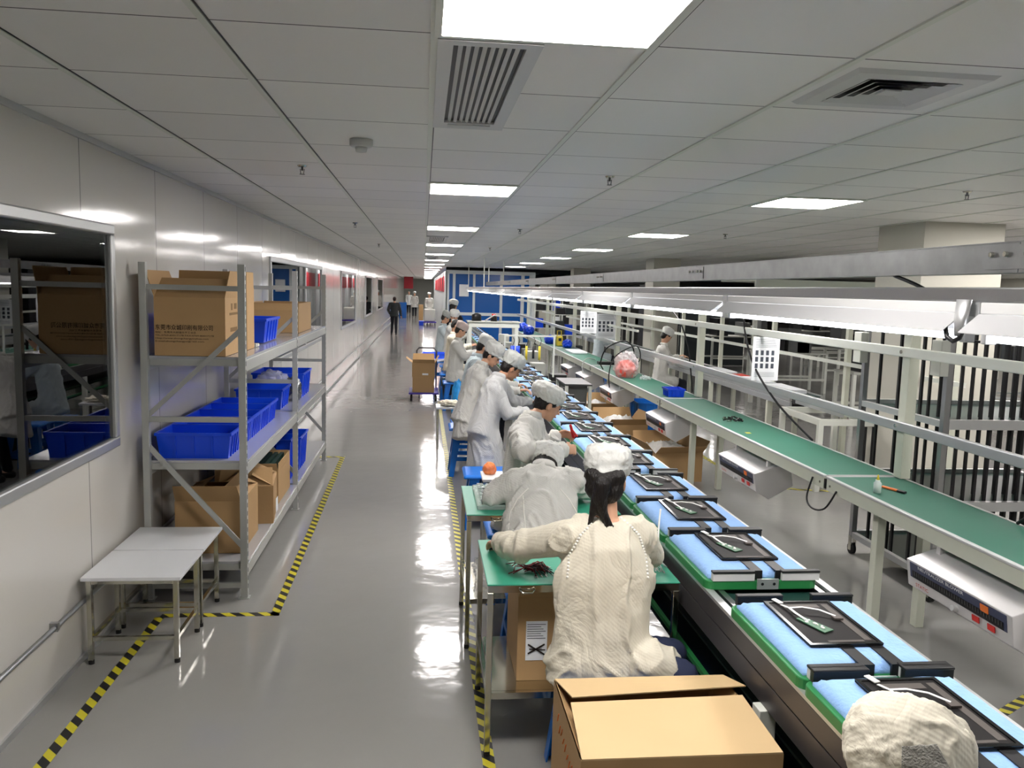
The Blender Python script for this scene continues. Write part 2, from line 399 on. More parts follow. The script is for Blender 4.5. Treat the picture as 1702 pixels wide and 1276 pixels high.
o = obj('notice_sheet', MB().box(1.2, 1.52, BY0 - .03, BY0 - .022, 1.62, 2.02), 'paper'); tag(o, 'white notice sheets taped on the blue panel of the far room', 'notice')

# ------------------------------------------------------------------ ceiling fixtures
def ceiling_light(x, y, label, group):
    t = thing('ceiling_light', label, 'ceiling light', (x, y, H), group)
    obj('frame', MB().box(0, TX, 0, .02, -.012, 0).box(0, TX, TY - .02, TY, -.012, 0).box(0, .02, .02, TY - .02, -.012, 0).box(TX - .02, TX, .02, TY - .02, -.012, 0), 'white_paint', t, local=True)
    obj('diffuser', MB().box(.02, TX - .02, .02, TY - .02, -.009, -.001), 'panel_light', t, local=True)
    return t
base = None; n = 0
for k in range(0, 18):
    y = 1.74 + 3.9 * k
    if k < 0: lab = 'square ceiling light above the aisle behind the camera'
    else: lab = ORD[k] + ' lit square ceiling panel in the long row above the aisle'
    if base is None: base = ceiling_light(OX, y, lab, 'lit panels in the row above the aisle')
    else: dup(base, (OX, y, H), label=lab)
xr = OX + 4 * TX
for k in range(0, 8):
    y = 1.74 + 3.9 * (k)
    lab = ('square ceiling light of the right row beyond the picture edge' if k <= 0 else ORD[k - 1] + ' lit square ceiling panel in the right hand row above the benches')
    dup(base, (xr, y, H), label=lab, group='lit panels in the right hand row')
for xx, ks in ((4.98, (-1, 0, 1)), (7.46, (1, 2, 5)), (9.94, (1, 3, 6)), (12.42, (2, 4)), (14.9, (3, 5))):
    for k in ks: dup(base, (OX + round((xx - OX) / TX) * TX, 1.74 + 3.9 * k, H), label='added ceiling panel past the right edge of the picture, lighting the right side' if k <= 1 or xx > 12 else 'added ceiling panel lighting the far right hall, mostly hidden by the cable tray', group='added panels lighting the right hall')  # extra panels added to light the right side, mostly out of view
def vent(x, y, lab, W=.3, L=1.28, n=8):
    t = thing('air_vent', lab, 'air vent', (x, y, H), 'slotted air conditioner grilles')
    fr = MB(); e = .045
    fr.box(0, W, 0, e, -.014, 0).box(0, W, L - .12, L, -.014, 0).box(0, e, e, L - .12, -.014, 0).box(W - e, W, e, L - .12, -.014, 0)
    obj('frame', fr, 'plastic_white', t, local=True)
    obj('recess', MB().box(e, W - e, e, L - .12, -.001, -.0004), 'black', t, local=True)
    for i in range(n):
        xx = e + .01 + (W - 2 * e - .02) * (i + .5) / n
        obj('slat', MB().beam((xx, e, -.006), (xx, L - .12, -.006), .013, .006, up=(.3, 0, 1)), 'plastic_white', t, local=True)
    obj('control_strip', MB().box(.06, W - .06, L - .1, L - .05, -.018, -.014), 'ceil_white', t, local=True)
    return t
vt = vent(OX + .01, 2.4, 'long slotted white air vent just beyond the nearest ceiling light')
dup(vt, (OX + .01, 11.5, H), label='small looking slotted air vent between the far ceiling lights of the aisle row')
dup(vt, (OX + .01, 19.4, H), label='farthest slotted air vent in the row above the aisle')
t = thing('square_diffuser', 'square ceiling diffuser with nested louvres near the top right', 'air diffuser', (1.32, 2.45, H))
fr = MB(); Wd = .5
def sqring(mb, c, h0, h1, z0, z1):
    for sx, sy in ((1, 0), (-1, 0), (0, 1), (0, -1)):
        if sx:
            mb.add([(c[0] + sx * h0, c[1] - h0, z0), (c[0] + sx * h0, c[1] + h0, z0), (c[0] + sx * h1, c[1] + h1, z1), (c[0] + sx * h1, c[1] - h1, z1)], [(0, 1, 2, 3)])
        else:
            mb.add([(c[0] - h0, c[1] + sy * h0, z0), (c[0] + h0, c[1] + sy * h0, z0), (c[0] + h1, c[1] + sy * h1, z1), (c[0] - h1, c[1] + sy * h1, z1)], [(0, 1, 2, 3)])
cx = (.225, .26)
sqring(fr, cx, .235, .22, 0, -.012); sqring(fr, cx, .22, .16, -.012, -.012); obj('frame', fr, 'plastic_white', t, local=True)
obj('recess', MB().box(cx[0] - .17, cx[0] + .17, cx[1] - .17, cx[1] + .17, -.001, -.0004), 'black', t, local=True)
for h in (.146, .112, .078, .044):
    lv = MB(); sqring(lv, cx, h + .014, h - .014, -.014, -.004); obj('louvre', lv, 'plastic_white', t, local=True)
obj('centre_plate', MB().box(cx[0] - .03, cx[0] + .03, cx[1] - .03, cx[1] + .03, -.012, -.004), 'plastic_white', t, local=True)
t = thing('smoke_detector', 'round white smoke detector on the ceiling left of the aisle lights', 'smoke detector', (-.31, 4.15, H))
obj('base', MB().loft([((0, 0, 0), (.056, 0, 0), (0, .056, 0)), ((0, 0, -.03), (.056, 0, 0), (0, .056, 0)), ((0, 0, -.036), (.046, 0, 0), (0, .046, 0))], 24), 'plastic_white', t, True, local=True)
obj('sensor', MB().loft([((0, 0, -.036), (.03, 0, 0), (0, .03, 0)), ((0, 0, -.058), (.026, 0, 0), (0, .026, 0))], 16), 'ceil_white', t, True, local=True)
sp = thing('sprinkler', 'small sprinkler head on the ceiling left of the aisle, nearest of that side', 'sprinkler', (-.73, 5.13, H), 'ceiling sprinklers')
obj('rosette', MB().loft([((0, 0, 0), (.03, 0, 0), (0, .03, 0)), ((0, 0, -.008), (.024, 0, 0), (0, .024, 0))], 14), 'chrome', sp, local=True)
obj('frame', MB().cyl((0, 0, -.008), (0, 0, -.03), .007, 8).beam((-.012, 0, -.02), (-.008, 0, -.05), .004, .004).beam((.012, 0, -.02), (.008, 0, -.05), .004, .004).cyl((0, 0, -.05), (0, 0, -.053), .016, 10), 'steel_dark', sp, local=True)
for x, y, lab in ((1.12, 5.04, 'sprinkler head on the ceiling right of the second aisle light'), (3.45, 5.03, 'sprinkler head on the ceiling near the right picture edge'), (-.78, 9.58, 'second sprinkler head along the left part of the ceiling'),
                  (1.11, 9.7, 'second sprinkler head beyond the one right of the aisle light'), (3.46, 9.33, 'sprinkler head beside the second light of the right row'), (-.76, 14.2, 'third sprinkler head along the left part of the ceiling'), (1.12, 14.2, 'third sprinkler head in the line right of the aisle lights')):
    dup(sp, (x, y, H), label=lab)

# ------------------------------------------------------------------ floor tapes
def tape(p, q, wd, lab):
    p = V((*p, .0)); q = V((*q, .0)); d = (q - p).normalized(); a = V((-d.y, d.x, 0)) * wd / 2; z = V((0, 0, .0015)); o0 = V((0, 0, .0003))
    o = obj('floor_marking_tape', MB().hexa([p - a + o0, q - a + o0, q + a + o0, p + a + o0, p - a + z, q - a + z, q + a + z, p + a + z]), 'hazard'); origin_to(o, p)
    return tag(o, lab, 'floor tape', 'yellow and black floor tapes')
tape((-1.46, 2.6), (-1.46, 4.66), .05, 'yellow black floor tape along the wall running under the white tables')
tape((-1.46, 4.685), (-.80, 4.685), .05, 'short yellow black floor tape in front of the metal rack')
tape((-.825, 4.66), (-.865, 9.1), .05, 'yellow black floor tape along the open side of the metal rack')
tape((-1.4, 9.13), (-.84, 9.13), .05, 'short yellow black floor tape closing the rack area at its far end')
tape((.29, .9), (.285, 13.6), .05, 'long yellow black floor tape beside the workers along the aisle')
tape((3.3, 7.75), (3.35, 14.0), .05, 'yellow black floor tape behind the green bench')
tape((3.33, 7.74), (4.4, 7.5), .05, 'yellow black floor tape turning towards the wheeled rod rack')
tape((2.6, 3.3), (3.15, 3.62), .05, 'yellow black floor tape at the right picture edge below the blue pads')

# ------------------------------------------------------------------ white low tables by the wall
def low_table(y0, lab):
    t = thing('low_table', lab, 'table', (-1.64, y0, 0), 'low white tables by the wall')
    W, L, h = .47, .425, .45
    obj('tabletop', MB().box(0, W, 0, L, h - .018, h), 'laminate', t, bevel=.002, local=True)
    for lx in (.03, W - .03):
        for ly in (.03, L - .03):
            lg = obj('leg', MB().box(lx - .012, lx + .012, ly - .012, ly + .012, .02, h - .018), 'chrome', t, bevel=.002, local=True)
            obj('foot_cap', MB().cyl((lx, ly, 0), (lx, ly, .022), .014, 10), 'rubber', lg, local=True)
    for z in (.13, h - .03):
        for lx in (.03, W - .03): obj('side_rail', MB().box(lx - .009, lx + .009, .042, L - .042, z - .01, z + .01), 'chrome', t, local=True)
        for ly in (.03, L - .03): obj('cross_rail', MB().box(.042, W - .042, ly - .009, ly + .009, z - .01, z + .01), 'chrome', t, local=True)
    return t
lt = low_table(4.06, 'low white table with chrome legs, the nearer of the pair by the wall')
dup(lt, (-1.64, 4.497, 0), label='low white table with chrome legs, the farther one touching the rack')

# ------------------------------------------------------------------ metal rack
RX0, RX1 = -1.6, -1.05
RY = [4.95, 6.95, 8.95]
rk = thing('storage_rack', 'grey steel shelving rack with three shelf levels against the white wall', 'shelving rack', (RX1, 4.95, 0))
for y in RY:
    for x in (RX0, RX1):
        p = MB(); s_ = -1 if x == RX1 else 1
        p.box(x - .02, x + .02, y - .02, y + .02, 0, 2.0)
        po = obj('upright', p, 'rack_grey', rk, bevel=.003)
        if x == RX1:
            h_ = MB(); z = .06
            while z < 1.98: h_.box(x + .0202, x + .0208, y - .006, y + .006, z, z + .028); z += .05
            join_into(po, h_, 'charcoal')
        obj('foot_plate', MB().box(x - .035, x + .03, y - .03, y + .03, 0, .006), 'rack_grey', po)
    for z in (1.86, 1.09, .08): obj('side_bar', MB().box(RX0 + .02, RX1 - .02, y - .012, y + .012, z - .015, z + .015), 'rack_grey', rk)
    obj('diagonal_brace', MB().beam((RX0 + .01, y, .99 + .12), (RX1 - .01, y, 1.62), .012, .028), 'rack_grey', rk)
    obj('diagonal_brace', MB().beam((RX0 + .01, y, .93), (RX1 - .01, y, .32), .012, .03), 'rack_grey', rk)
for z in (.22, .84, 1.46):
    for k in range(2):
        ya, yb = RY[k] + .021, RY[k + 1] - .021
        obj('shelf_board', MB().box(RX0 - .015, RX1 + .015, ya, yb, z - .015, z), 'shelf_grey', rk)
        for x in (RX0, RX1): obj('shelf_beam', MB().box(x - .018, x + .018, ya, yb, z - .085, z - .016), 'rack_grey', rk, bevel=.004)
        for y in (ya, yb): obj('end_beam', MB().box(RX0 + .02, RX1 - .02, y - .008 if y == yb else y, y if y == yb else y + .008, z - .055, z - .016), 'rack_grey', rk)

def bin_thing(x0, x1, y0, y1, z, h, lab, group=None, ribs=True, m_='blue_bin'):
    t = thing('storage_bin', lab, 'plastic bin', ((x0 + x1) / 2, (y0 + y1) / 2, z), group)
    W, L = (x1 - x0) / 2, (y1 - y0) / 2; k = .92; th = .006
    def sh(w_, l_, z_): return [(-w_, -l_, z_), (w_, -l_, z_), (w_, l_, z_), (-w_, l_, z_)]
    mb = MB()
    vs = sh(W * k, L * k, 0) + sh(W, L, h) + sh(W - th, L - th, h) + sh(W * k - th, L * k - th, th)
    fs = [(0, 3, 2, 1), (12, 13, 14, 15)]
    for a in (0, 4, 8):
        for i in range(4): fs.append((a + i, a + (i + 1) % 4, a + 4 + (i + 1) % 4, a + 4 + i))
    mb.add(vs, fs)
    rim = MB(); e = .008
    rim.box(-W - e, W + e, -L - e, -L + .003, h - .016, h + .002).box(-W - e, W + e, L - .003, L + e, h - .016, h + .002).box(-W - e, -W + .003, -L + .003, L - .003, h - .016, h + .002).box(W - .003, W + e, -L + .003, L - .003, h - .016, h + .002)
    obj('rim', rim, m_, t, local=True)
    if ribs:
        rb = MB()
        for i in (-.6, -.2, .2, .6):
            for s_ in (-1, 1): rb.hexa([(s_ * W * k, i * L - .004, .005), (s_ * (W * k + .008), i * L - .004, .005), (s_ * (W * k + .008), i * L + .004, .005), (s_ * W * k, i * L + .004, .005), (s_ * W, i * L - .004, h - .015), (s_ * (W + .007), i * L - .004, h - .015), (s_ * (W + .007), i * L + .004, h - .015), (s_ * W, i * L + .004, h - .015)])
        for i in (-.5, 0, .5):
            for s_ in (-1, 1): rb.hexa([(i * W - .004, s_ * L * k, .005), (i * W + .004, s_ * L * k, .005), (i * W + .004, s_ * (L * k + .008), .005), (i * W - .004, s_ * (L * k + .008), .005), (i * W - .004, s_ * L, h - .015), (i * W + .004, s_ * L, h - .015), (i * W + .004, s_ * (L + .007), h - .015), (i * W - .004, s_ * (L + .007), h - .015)])
        mb.add(rb.v, rb.f)
    obj('body', mb, m_, t, local=True)
    return t
by = [5.02, 5.34, 5.66, 5.98, 6.30]
for i, y in enumerate(by):
    bin_thing(-1.57, -1.14, y, y + .31, .84, .155, ['deep blue bin at the near end of the middle rack shelf', 'second blue bin of the row on the middle rack shelf', 'third blue bin of the row on the middle rack shelf', 'fourth blue bin of the row on the middle rack shelf', 'fifth blue bin of the row on the middle rack shelf'][i], 'blue bins in a row on the middle shelf')
bin_thing(-1.55, -1.17, 7.02, 7.45, .84, .17, 'blue bin on the middle shelf just past the rack centre post')
bin_thing(-1.56, -1.10, 7.75, 8.3, .84, .23, 'tall blue bin at the far end of the middle rack shelf')
bin_thing(-1.58, -1.12, 6.05, 6.6, 1.47, .17, 'blue bin on the top rack shelf behind the printed carton')
bin_thing(-1.56, -1.1, 7.0, 7.3, .225, .36, 'tall blue bin on the bottom rack shelf by the centre post')
bin_thing(-1.5, -1.08, 7.45, 7.9, .225, .3, 'blue bin on the bottom shelf in the far rack bay')
def blob(name, c, s, material, amp=.25, freq=2.2, seg=5, seed=0, parent=None):
    bm = bmesh.new(); bmesh.ops.create_icosphere(bm, subdivisions=seg, radius=1)
    for v in bm.verts:
        n_ = v.co.normalized(); k = 1 + amp * noise.noise(n_ * freq + V((seed, seed * 2.3, 0))) + amp * .5 * noise.noise(n_ * freq * 2.7 + V((0, seed, 4)))
        p = n_ * k; p.z = max(p.z, -.8); v.co = V((p.x * s[0], p.y * s[1], p.z * s[2]))
    me = bpy.data.meshes.new(name); bm.to_mesh(me); bm.free(); me.materials.append(M[material])
    for p in me.polygons: p.use_smooth = True
    o = bpy.data.objects.new(name, me); C.objects.link(o); o.location = c
    if parent: o.parent = parent; o.location = V(c) - V(top_loc(parent))
    LOCS[o.name] = tuple(c)
    return o
tag(blob('plastic_bag', (-1.35, 7.35 + .25, 1.02 + .0), (.13, .1, .09), 'film', .35, 2.5, 4, 3), 'crumpled clear plastic bag on the middle rack shelf beside the silver pouch', 'plastic bag')
tag(blob('foil_pouch', (-1.17, 7.62, .94), (.075, .06, .125), 'silver_bag', .22, 2, 4, 5), 'creased silver foil pouch standing on the middle rack shelf', 'pouch')
o = obj('foam_strip', MB().box(-1.58, -1.12, 5.72, 5.76, 1.462, 1.49).box(-1.58, -1.12, 5.78, 5.83, 1.462, 1.485), 'plastic_white', bevel=.008); origin_to(o, (-1.35, 5.77, 1.462)); tag(o, 'white foam strips lying on the top rack shelf before the blue bin', 'foam strip')

def carton(name_lab, x0, x1, y0, y1, z, h, flaps=(1, 1, 1, 1), closed=False, rot=0, mat_='card', fl=.12, group=None, inner='card_in', angs=(2.0, 2.2, 2.1, 2.3), name='cardboard_box'):
    """open carton; flaps = x-, x+, y-, y+ ; angs flap angle from inside-horizontal (0 closed, pi fully folded out)."""
    t = thing(name, name_lab, 'cardboard box', ((x0 + x1) / 2, (y0 + y1) / 2, z), group)
    W, L = (x1 - x0) / 2, (y1 - y0) / 2; th = .004
    mb = MB().box(-W, W, -L, L, 0, th)
    mb.box(-W, -W + th, -L, L, th, h).box(W - th, W, -L, L, th, h).box(-W + th, W - th, -L, -L + th, th, h).box(-W + th, W - th, L - th, L, th, h)
    obj('body', mb, mat_, t, local=True)
    for i, fl_on in enumerate(flaps):
        if not fl_on: continue
        a = angs[i]; c_, s_ = math.cos(a), math.sin(a); F = fl
        if i < 2:
            sx = -1 if i == 0 else 1; x = sx * (W - .001); dx = -sx * c_ * F; dz = s_ * F
            q = MB().hexa([(x, -L + .003, h), (x + th * sx * .0 - sx * th, -L + .003, h), (x - sx * th, L - .003, h), (x, L - .003, h), (x + dx, -L + .012, h + dz), (x + dx - sx * th * s_, -L + .012, h + dz + th * .5), (x + dx - sx * th * s_, L - .012, h + dz + th * .5), (x + dx, L - .012, h + dz)])
        else:
            sy = -1 if i == 2 else 1; y = sy * (L - .001); dy = -sy * c_ * F; dz = s_ * F
            q = MB().hexa([(-W + .003, y, h), (W - .003, y, h), (W - .003, y - sy * th, h), (-W + .003, y - sy * th, h), (-W + .012, y + dy, h + dz), (W - .012, y + dy, h + dz), (W - .012, y + dy - sy * th * s_, h + dz + th * .5), (-W + .012, y + dy - sy * th * s_, h + dz + th * .5)])
        obj('flap', q, mat_, t, local=True)
    t.rotation_euler = (0, 0, rot)
    return t
# printed carton on the rack
pc = carton('large brown carton printed with black Chinese company name on the top rack shelf', -1.55, -1.15, 4.97, 5.45, 1.463, .34, flaps=(1, 1, 1, 1), fl=.16, angs=(1.9, 1.75, .75, 1.55), mat_='card')
def ptext(s, size, z, x, width=None): text_at(pc, 'printed_text', s, size, 'print_dark', (x, 4.9685, z), (1, 0, 0), (0, 0, 1), width)
ptext('东莞市众城印刷有限公司', .034, 1.615, -1.545, .325)
ptext('地址：东莞市大朗镇水平工业区', .013, 1.594, -1.545, .23)
ptext('TEL:0769-83017178 FAX:0769-83017178', .012, 1.577, -1.545, .33)
ptext('Http://www.zhongchengyinshua.com', .012, 1.560, -1.545, .30)
ptext('E-mail:zhongchengys@163.com', .012, 1.543, -1.545, .275)
obj('print_mark', MB().box(-1.1498, -1.1492, 5.1, 5.28, 1.60, 1.625).box(-1.1498, -1.1492, 5.08, 5.3, 1.70, 1.715).box(-1.1498, -1.1492, 5.12, 5.16, 1.73, 1.77).box(-1.1498, -1.1492, 5.2, 5.27, 1.735, 1.77), 'card_dark', pc)
carton('second tall brown carton behind the printed one on the top shelf', -1.5, -1.13, 5.47, 5.70, 1.463, .4, fl=.1, angs=(1.57, 1.57, 1.57, 1.57))
carton('shallow brown carton on the top shelf at the far rack bay', -1.56, -1.1, 7.5, 8.3, 1.463, .2, fl=.06, angs=(1.6, 1.6, 1.2, 1.6))
carton('wide brown carton at the near end of the bottom rack shelf', -1.5, -1.1, 5.12, 5.62, .222, .33, fl=.14, angs=(.4, .5, 2.2, .25), mat_='card')
carton('smaller brown carton with a white label on the bottom rack shelf', -1.42, -1.05, 5.75, 6.2, .222, .27, fl=.16, angs=(.6, .5, .7, .2), rot=.12)
bx = carton('brown carton holding dark parts trays on the bottom rack shelf', -1.55, -1.08, 6.3, 6.85, .222, .25, fl=.06, angs=(1.6, 1.6, 1.6, 1.6))
o = obj('parts_tray_stack', MB().box(-1.52, -1.11, 6.33, 6.82, .45, .46).add([], []), 'dark_green'); 
mbt = MB()
for k in range(9): mbt.box(-1.52 + k * .046, -1.49 + k * .046, 6.33, 6.82, .461, .52)
o.data = mesh_of('parts_tray_stack', mbt.box(-1.52, -1.09, 6.33, 6.82, .232, .46), 'dark_green'); origin_to(o, (-1.3, 6.5, .232)); tag(o, 'dark green parts trays sticking out of the open carton on the bottom shelf', 'parts trays')
obj('label', MB().box(-1.0485, -1.048, 5.85, 5.93, .28, .38), 'paper', None); 
lb = C.objects[-1] if False else [ob for ob in C.objects if ob.name == 'label'][-1]
origin_to(lb, (-1.048, 5.9, .28)); lb.location.x = -1.02; tag(lb, 'white label stuck on the smaller brown carton of the bottom shelf', 'label')

# ------------------------------------------------------------------ people
def remeshed(mb, voxel, smooth_it=6, wr=0, wf=9.0, seed=0, dec=None, stretch=(1, 1, .55), bottom=None):
    me = mesh_of('tmp', mb, None)
    o = bpy.data.objects.new('tmp', me); C.objects.link(o)
    r = o.modifiers.new('r', 'REMESH'); r.mode = 'VOXEL'; r.voxel_size = voxel; r.use_smooth_shade = True
    s = o.modifiers.new('s', 'SMOOTH'); s.iterations = smooth_it; s.factor = .5
    if dec: d = o.modifiers.new('d', 'DECIMATE'); d.ratio = dec
    dg = bpy.context.evaluated_depsgraph_get(); m2 = bpy.data.meshes.new_from_object(o.evaluated_get(dg))
    bpy.data.objects.remove(o)
    if wr:
        ns = [v.normal.copy() for v in m2.vertices]
        for v, n_ in zip(m2.vertices, ns):
            p = V((v.co.x * stretch[0], v.co.y * stretch[1], v.co.z * stretch[2])) * wf + V((seed * 3.1, seed, 0))
            w1 = noise.noise(p + V((0, 0, noise.noise(p * .6) * 2.2)))
            w2 = noise.noise(p * 2.1 + V((5, 1, 2)))
            v.co += n_ * wr * (1.5 * max(0, 1 - abs(w1) * 4.5) ** 1.5 + w2 * .5 - .25)
    for p in m2.polygons: p.use_smooth = True
    return m2
def mobj(name, me, material, parent):
    me.name = name; me.materials.clear(); me.materials.append(M[material])
    me.transform(Matrix.Translation(-V(top_loc(parent)))); return link(name, me, parent)

def hand(mb, wrist, d, pn, side, sc_=1.0, curl=.5):
    """d: pointing dir, pn: palm normal (palm faces), side: thumb side vector sign."""
    d = V(d).normalized(); pn = V(pn); pn = (pn - d * pn.dot(d)).normalized(); s = d.cross(pn) * side
    wr = V(wrist); L = .078 * sc_
    mb.loft([(wr, s * .022 * sc_, pn * .016 * sc_), (wr + d * L * .4, s * .033 * sc_, pn * .014 * sc_), (wr + d * L * .95, s * .037 * sc_, pn * .012 * sc_), (wr + d * L * 1.08, s * .033 * sc_, pn * .009 * sc_)], 12)
    for i, (off, ln) in enumerate(((-.027, .9), (-.009, 1.0), (.009, .95), (.027, .72))):
        p = wr + d * L * .98 - s * off * -1 * sc_ * 1.0; dd = d.copy(); a = curl * (.7 + .12 * i)
        for j, l in enumerate((.036, .026, .021)):
            dd = (dd * math.cos(a) + pn * math.sin(a)).normalized() if j or curl > .3 else dd
            pnn = (pn - dd * pn.dot(dd)); pn2 = pnn.normalized() if pnn.length > .1 else -d
            q = p + dd * l * ln * sc_; mb.capsule(p, q, (.0088 - j * .0009) * sc_, (.0082 - j * .001) * sc_, 8); p = q
            dd = (dd * math.cos(a * .8) + pn2 * math.sin(a * .8)).normalized()
    # thumb leaves the side of the palm
    p = wr + d * L * .3 - s * .028 * sc_ * 1; t1 = (d * .75 - s * .6 + pn * .35).normalized(); q = p + t1 * .034 * sc_; mb.capsule(p, q, .0115 * sc_, .0095 * sc_, 8)
    t2 = (d * .9 - s * .1 + pn * .5).normalized(); mb.capsule(q, q + t2 * .028 * sc_, .0092 * sc_, .008 * sc_, 8)

def person(label, hip, neck, head, face, sh, el, wr, knee, ankle, coat='coat', cap='cap', hair='short', skin='skin', vox=.009, k=.92, coat_hem=None, hw=.17, group=None,
           cap_style='bouffant', wf=9, wrk=.009, trousers='navy', seed=1, hands=True, collar=True, up=None, hdir=None, curl=.5, pnorm=(0, 0, -1), coat_on=True, cap_on=True, mask=False, brim=False, ear=True, seams=(), cap_dy=1, patch=None):
    """sh/el/wr = (left, right) joints, knee/ankle = (left, right), all in world coordinates."""
    hip, neck, head, face = V(hip), V(neck), V(head), V(face).normalized()
    t = thing('person', label, 'person', (hip.x, hip.y, 0 if min(a[2] for a in ankle) < .2 else 0), group)
    sh = [V(a) for a in sh]; el = [V(a) for a in el]; wr = [V(a) for a in wr]; knee = [V(a) for a in knee]; ankle = [V(a) for a in ankle]
    spine = (neck - hip).normalized(); side = (sh[1] - sh[0]); side = (side - spine * side.dot(spine)).normalized(); fwd = spine.cross(side).normalized() * 1
    # side points to the person's right; forward = up x right reversed
    fwd = side.cross(spine) * -1; fwd = -fwd if fwd.dot(face) < 0 else fwd
    hu = (V(up).normalized() if up else (V((0, 0, 1)) - face * face.z).normalized()); hu = (hu - face * hu.dot(face)).normalized(); hs = face.cross(hu).normalized()
    b = MB()
    # torso core
    mid = hip.lerp(neck, .5)
    b.loft([(hip - spine * .05, side * .12 * k, fwd * .08 * k), (hip, side * .15 * k, fwd * .1 * k), (mid, side * .13 * k, fwd * .085 * k), (hip.lerp(neck, .82), side * .15 * k, fwd * .085 * k), (neck, side * .06 * k, fwd * .055 * k)], 16)
    nb = neck.lerp(head, .55) - face * .02
    b.capsule(neck - spine * .03, head - hu * .05 * k - face * .015, .05 * k, .047 * k)
    # head
    K = k * 1.0
    b.ell(head, hs * .074 * K, face * .092 * K, hu * .094 * K, 20, 12)
    b.ell(head + face * .03 * K - hu * .05 * K, hs * .058 * K, face * .058 * K, hu * .066 * K, 16, 10)
    b.ell(head + face * .062 * K - hu * .1 * K, hs * .026 * K, face * .02 * K, hu * .018 * K, 12, 8)
    b.loft([(head + face * .082 * K - hu * .002 * K, hs * .007 * K, face * .006 * K), (head + face * .098 * K - hu * .03 * K, hs * .011 * K, face * .012 * K), (head + face * .1 * K - hu * .043 * K, hs * .016 * K, face * .014 * K), (head + face * .085 * K - hu * .05 * K, hs * .012 * K, face * .008 * K)], 10)
    b.ell(head + face * .083 * K - hu * .068 * K, hs * .022 * K, face * .01 * K, hu * .009 * K, 10, 6)
    b.ell(head + face * .078 * K + hu * .012 * K, hs * .045 * K, face * .012 * K, hu * .009 * K, 10, 6)
    if ear:
        for s_ in (-1, 1): b.ell(head + hs * s_ * .076 * K - face * .005 * K - hu * .025 * K, hs * .008 * K + face * -.004, face * .016 * K, hu * .03 * K, 10, 7)
    for i in (0, 1):
        b.capsule(sh[i], el[i], .045 * k, .038 * k); b.capsule(el[i], wr[i], .036 * k, .025 * k)
        if hands:
            hd = V(hdir[i]) if hdir else (wr[i] - el[i]); hand(b, wr[i], hd, pnorm[i] if isinstance(pnorm[0], (tuple, list)) else pnorm, 1 if i == 0 else -1, k * 1.02, curl)
        hp = hip + side * (-.085 if i == 0 else .085) * k
        b.capsule(hp, knee[i], .075 * k, .052 * k); b.capsule(knee[i], ankle[i], .05 * k, .034 * k)
        toe = (V((fwd.x, fwd.y, 0)).normalized()) * .15 * k; b.capsule(ankle[i] - V((0, 0, .02)), ankle[i] + toe - V((0, 0, .03)), .032 * k, .028 * k)
    mobj('body', remeshed(b, min(vox, .006) if hands and vox < .01 else vox, 3), skin, t)
    # eyes, brows and lips
    ey = MB(); br = MB()
    for s_ in (-1, 1):
        ey.ell(head + face * .086 * K + hs * s_ * .03 * K - hu * .008 * K, hs * .013 * K, face * .006 * K, hu * .0055 * K, 10, 6)
        br.beam(head + face * .092 * K + hs * s_ * .016 * K + hu * .012 * K, head + face * .083 * K + hs * s_ * .05 * K + hu * .012 * K, .006, .006)
    obj('eyes', ey, 'black_gloss', t, True); obj('eyebrows', br, 'hair', t)
    obj('lips', MB().ell(head + face * .091 * K - hu * .068 * K, hs * .02 * K, face * .005 * K, hu * .007 * K, 12, 6), 'lips', t, True)
    if mask: obj('face_mask', MB().ell(head + face * .05 * K - hu * .065 * K, hs * .066 * K, face * .062 * K, hu * .05 * K, 14, 8), 'face_mask', t, True)
    # trousers and shoes
    p = MB()
    for i in (0, 1):
        hp = hip + side * (-.085 if i == 0 else .085) * k
        p.capsule(hp, knee[i], .092 * k, .068 * k); p.capsule(knee[i], ankle[i] + V((0, 0, .02)), .066 * k, .05 * k)
    p.ell(hip, side * .17 * k, fwd * .12 * k, spine * .12 * k)
    mobj('trousers', remeshed(p, .012, 3, .004, 9, seed), trousers, t)
    for i in (0, 1):
        toe = (V((fwd.x, fwd.y, 0)).normalized()) * .17 * k; a0 = V((ankle[i].x, ankle[i].y, max(.03, ankle[i].z - .045)))
        obj('shoe', MB().capsule(a0 - toe * .2, a0 + toe, .042 * k, .034 * k), 'black', t, True)
    # coat
    if coat_on:
        c = MB()
        shc = (sh[0] + sh[1]) / 2; shw = (sh[1] - sh[0]).length / 2
        belly = hip + fwd * .0
        c.loft([(hip - spine * .10, side * (hw + .015), fwd * .145 * k), (hip, side * hw, fwd * .14 * k), (hip.lerp(neck, .3), side * hw * .95, fwd * .125 * k), (hip.lerp(neck, .6), side * max(hw * .98, shw * .95), fwd * .125 * k),
                (hip.lerp(neck, .82) - fwd * .01, side * shw * 1.05, fwd * .11 * k), (hip.lerp(neck, .94), side * shw * .8, fwd * .085 * k), (neck, side * .07 * k, fwd * .065 * k)], 24)
        for i in (0, 1):
            c.capsule(shc.lerp(sh[i], .6), sh[i], .085 * k, .078 * k)
            c.capsule(sh[i], el[i], .078 * k, .066 * k); cf = el[i].lerp(wr[i], .93); c.capsule(el[i], cf, .066 * k, .047 * k)
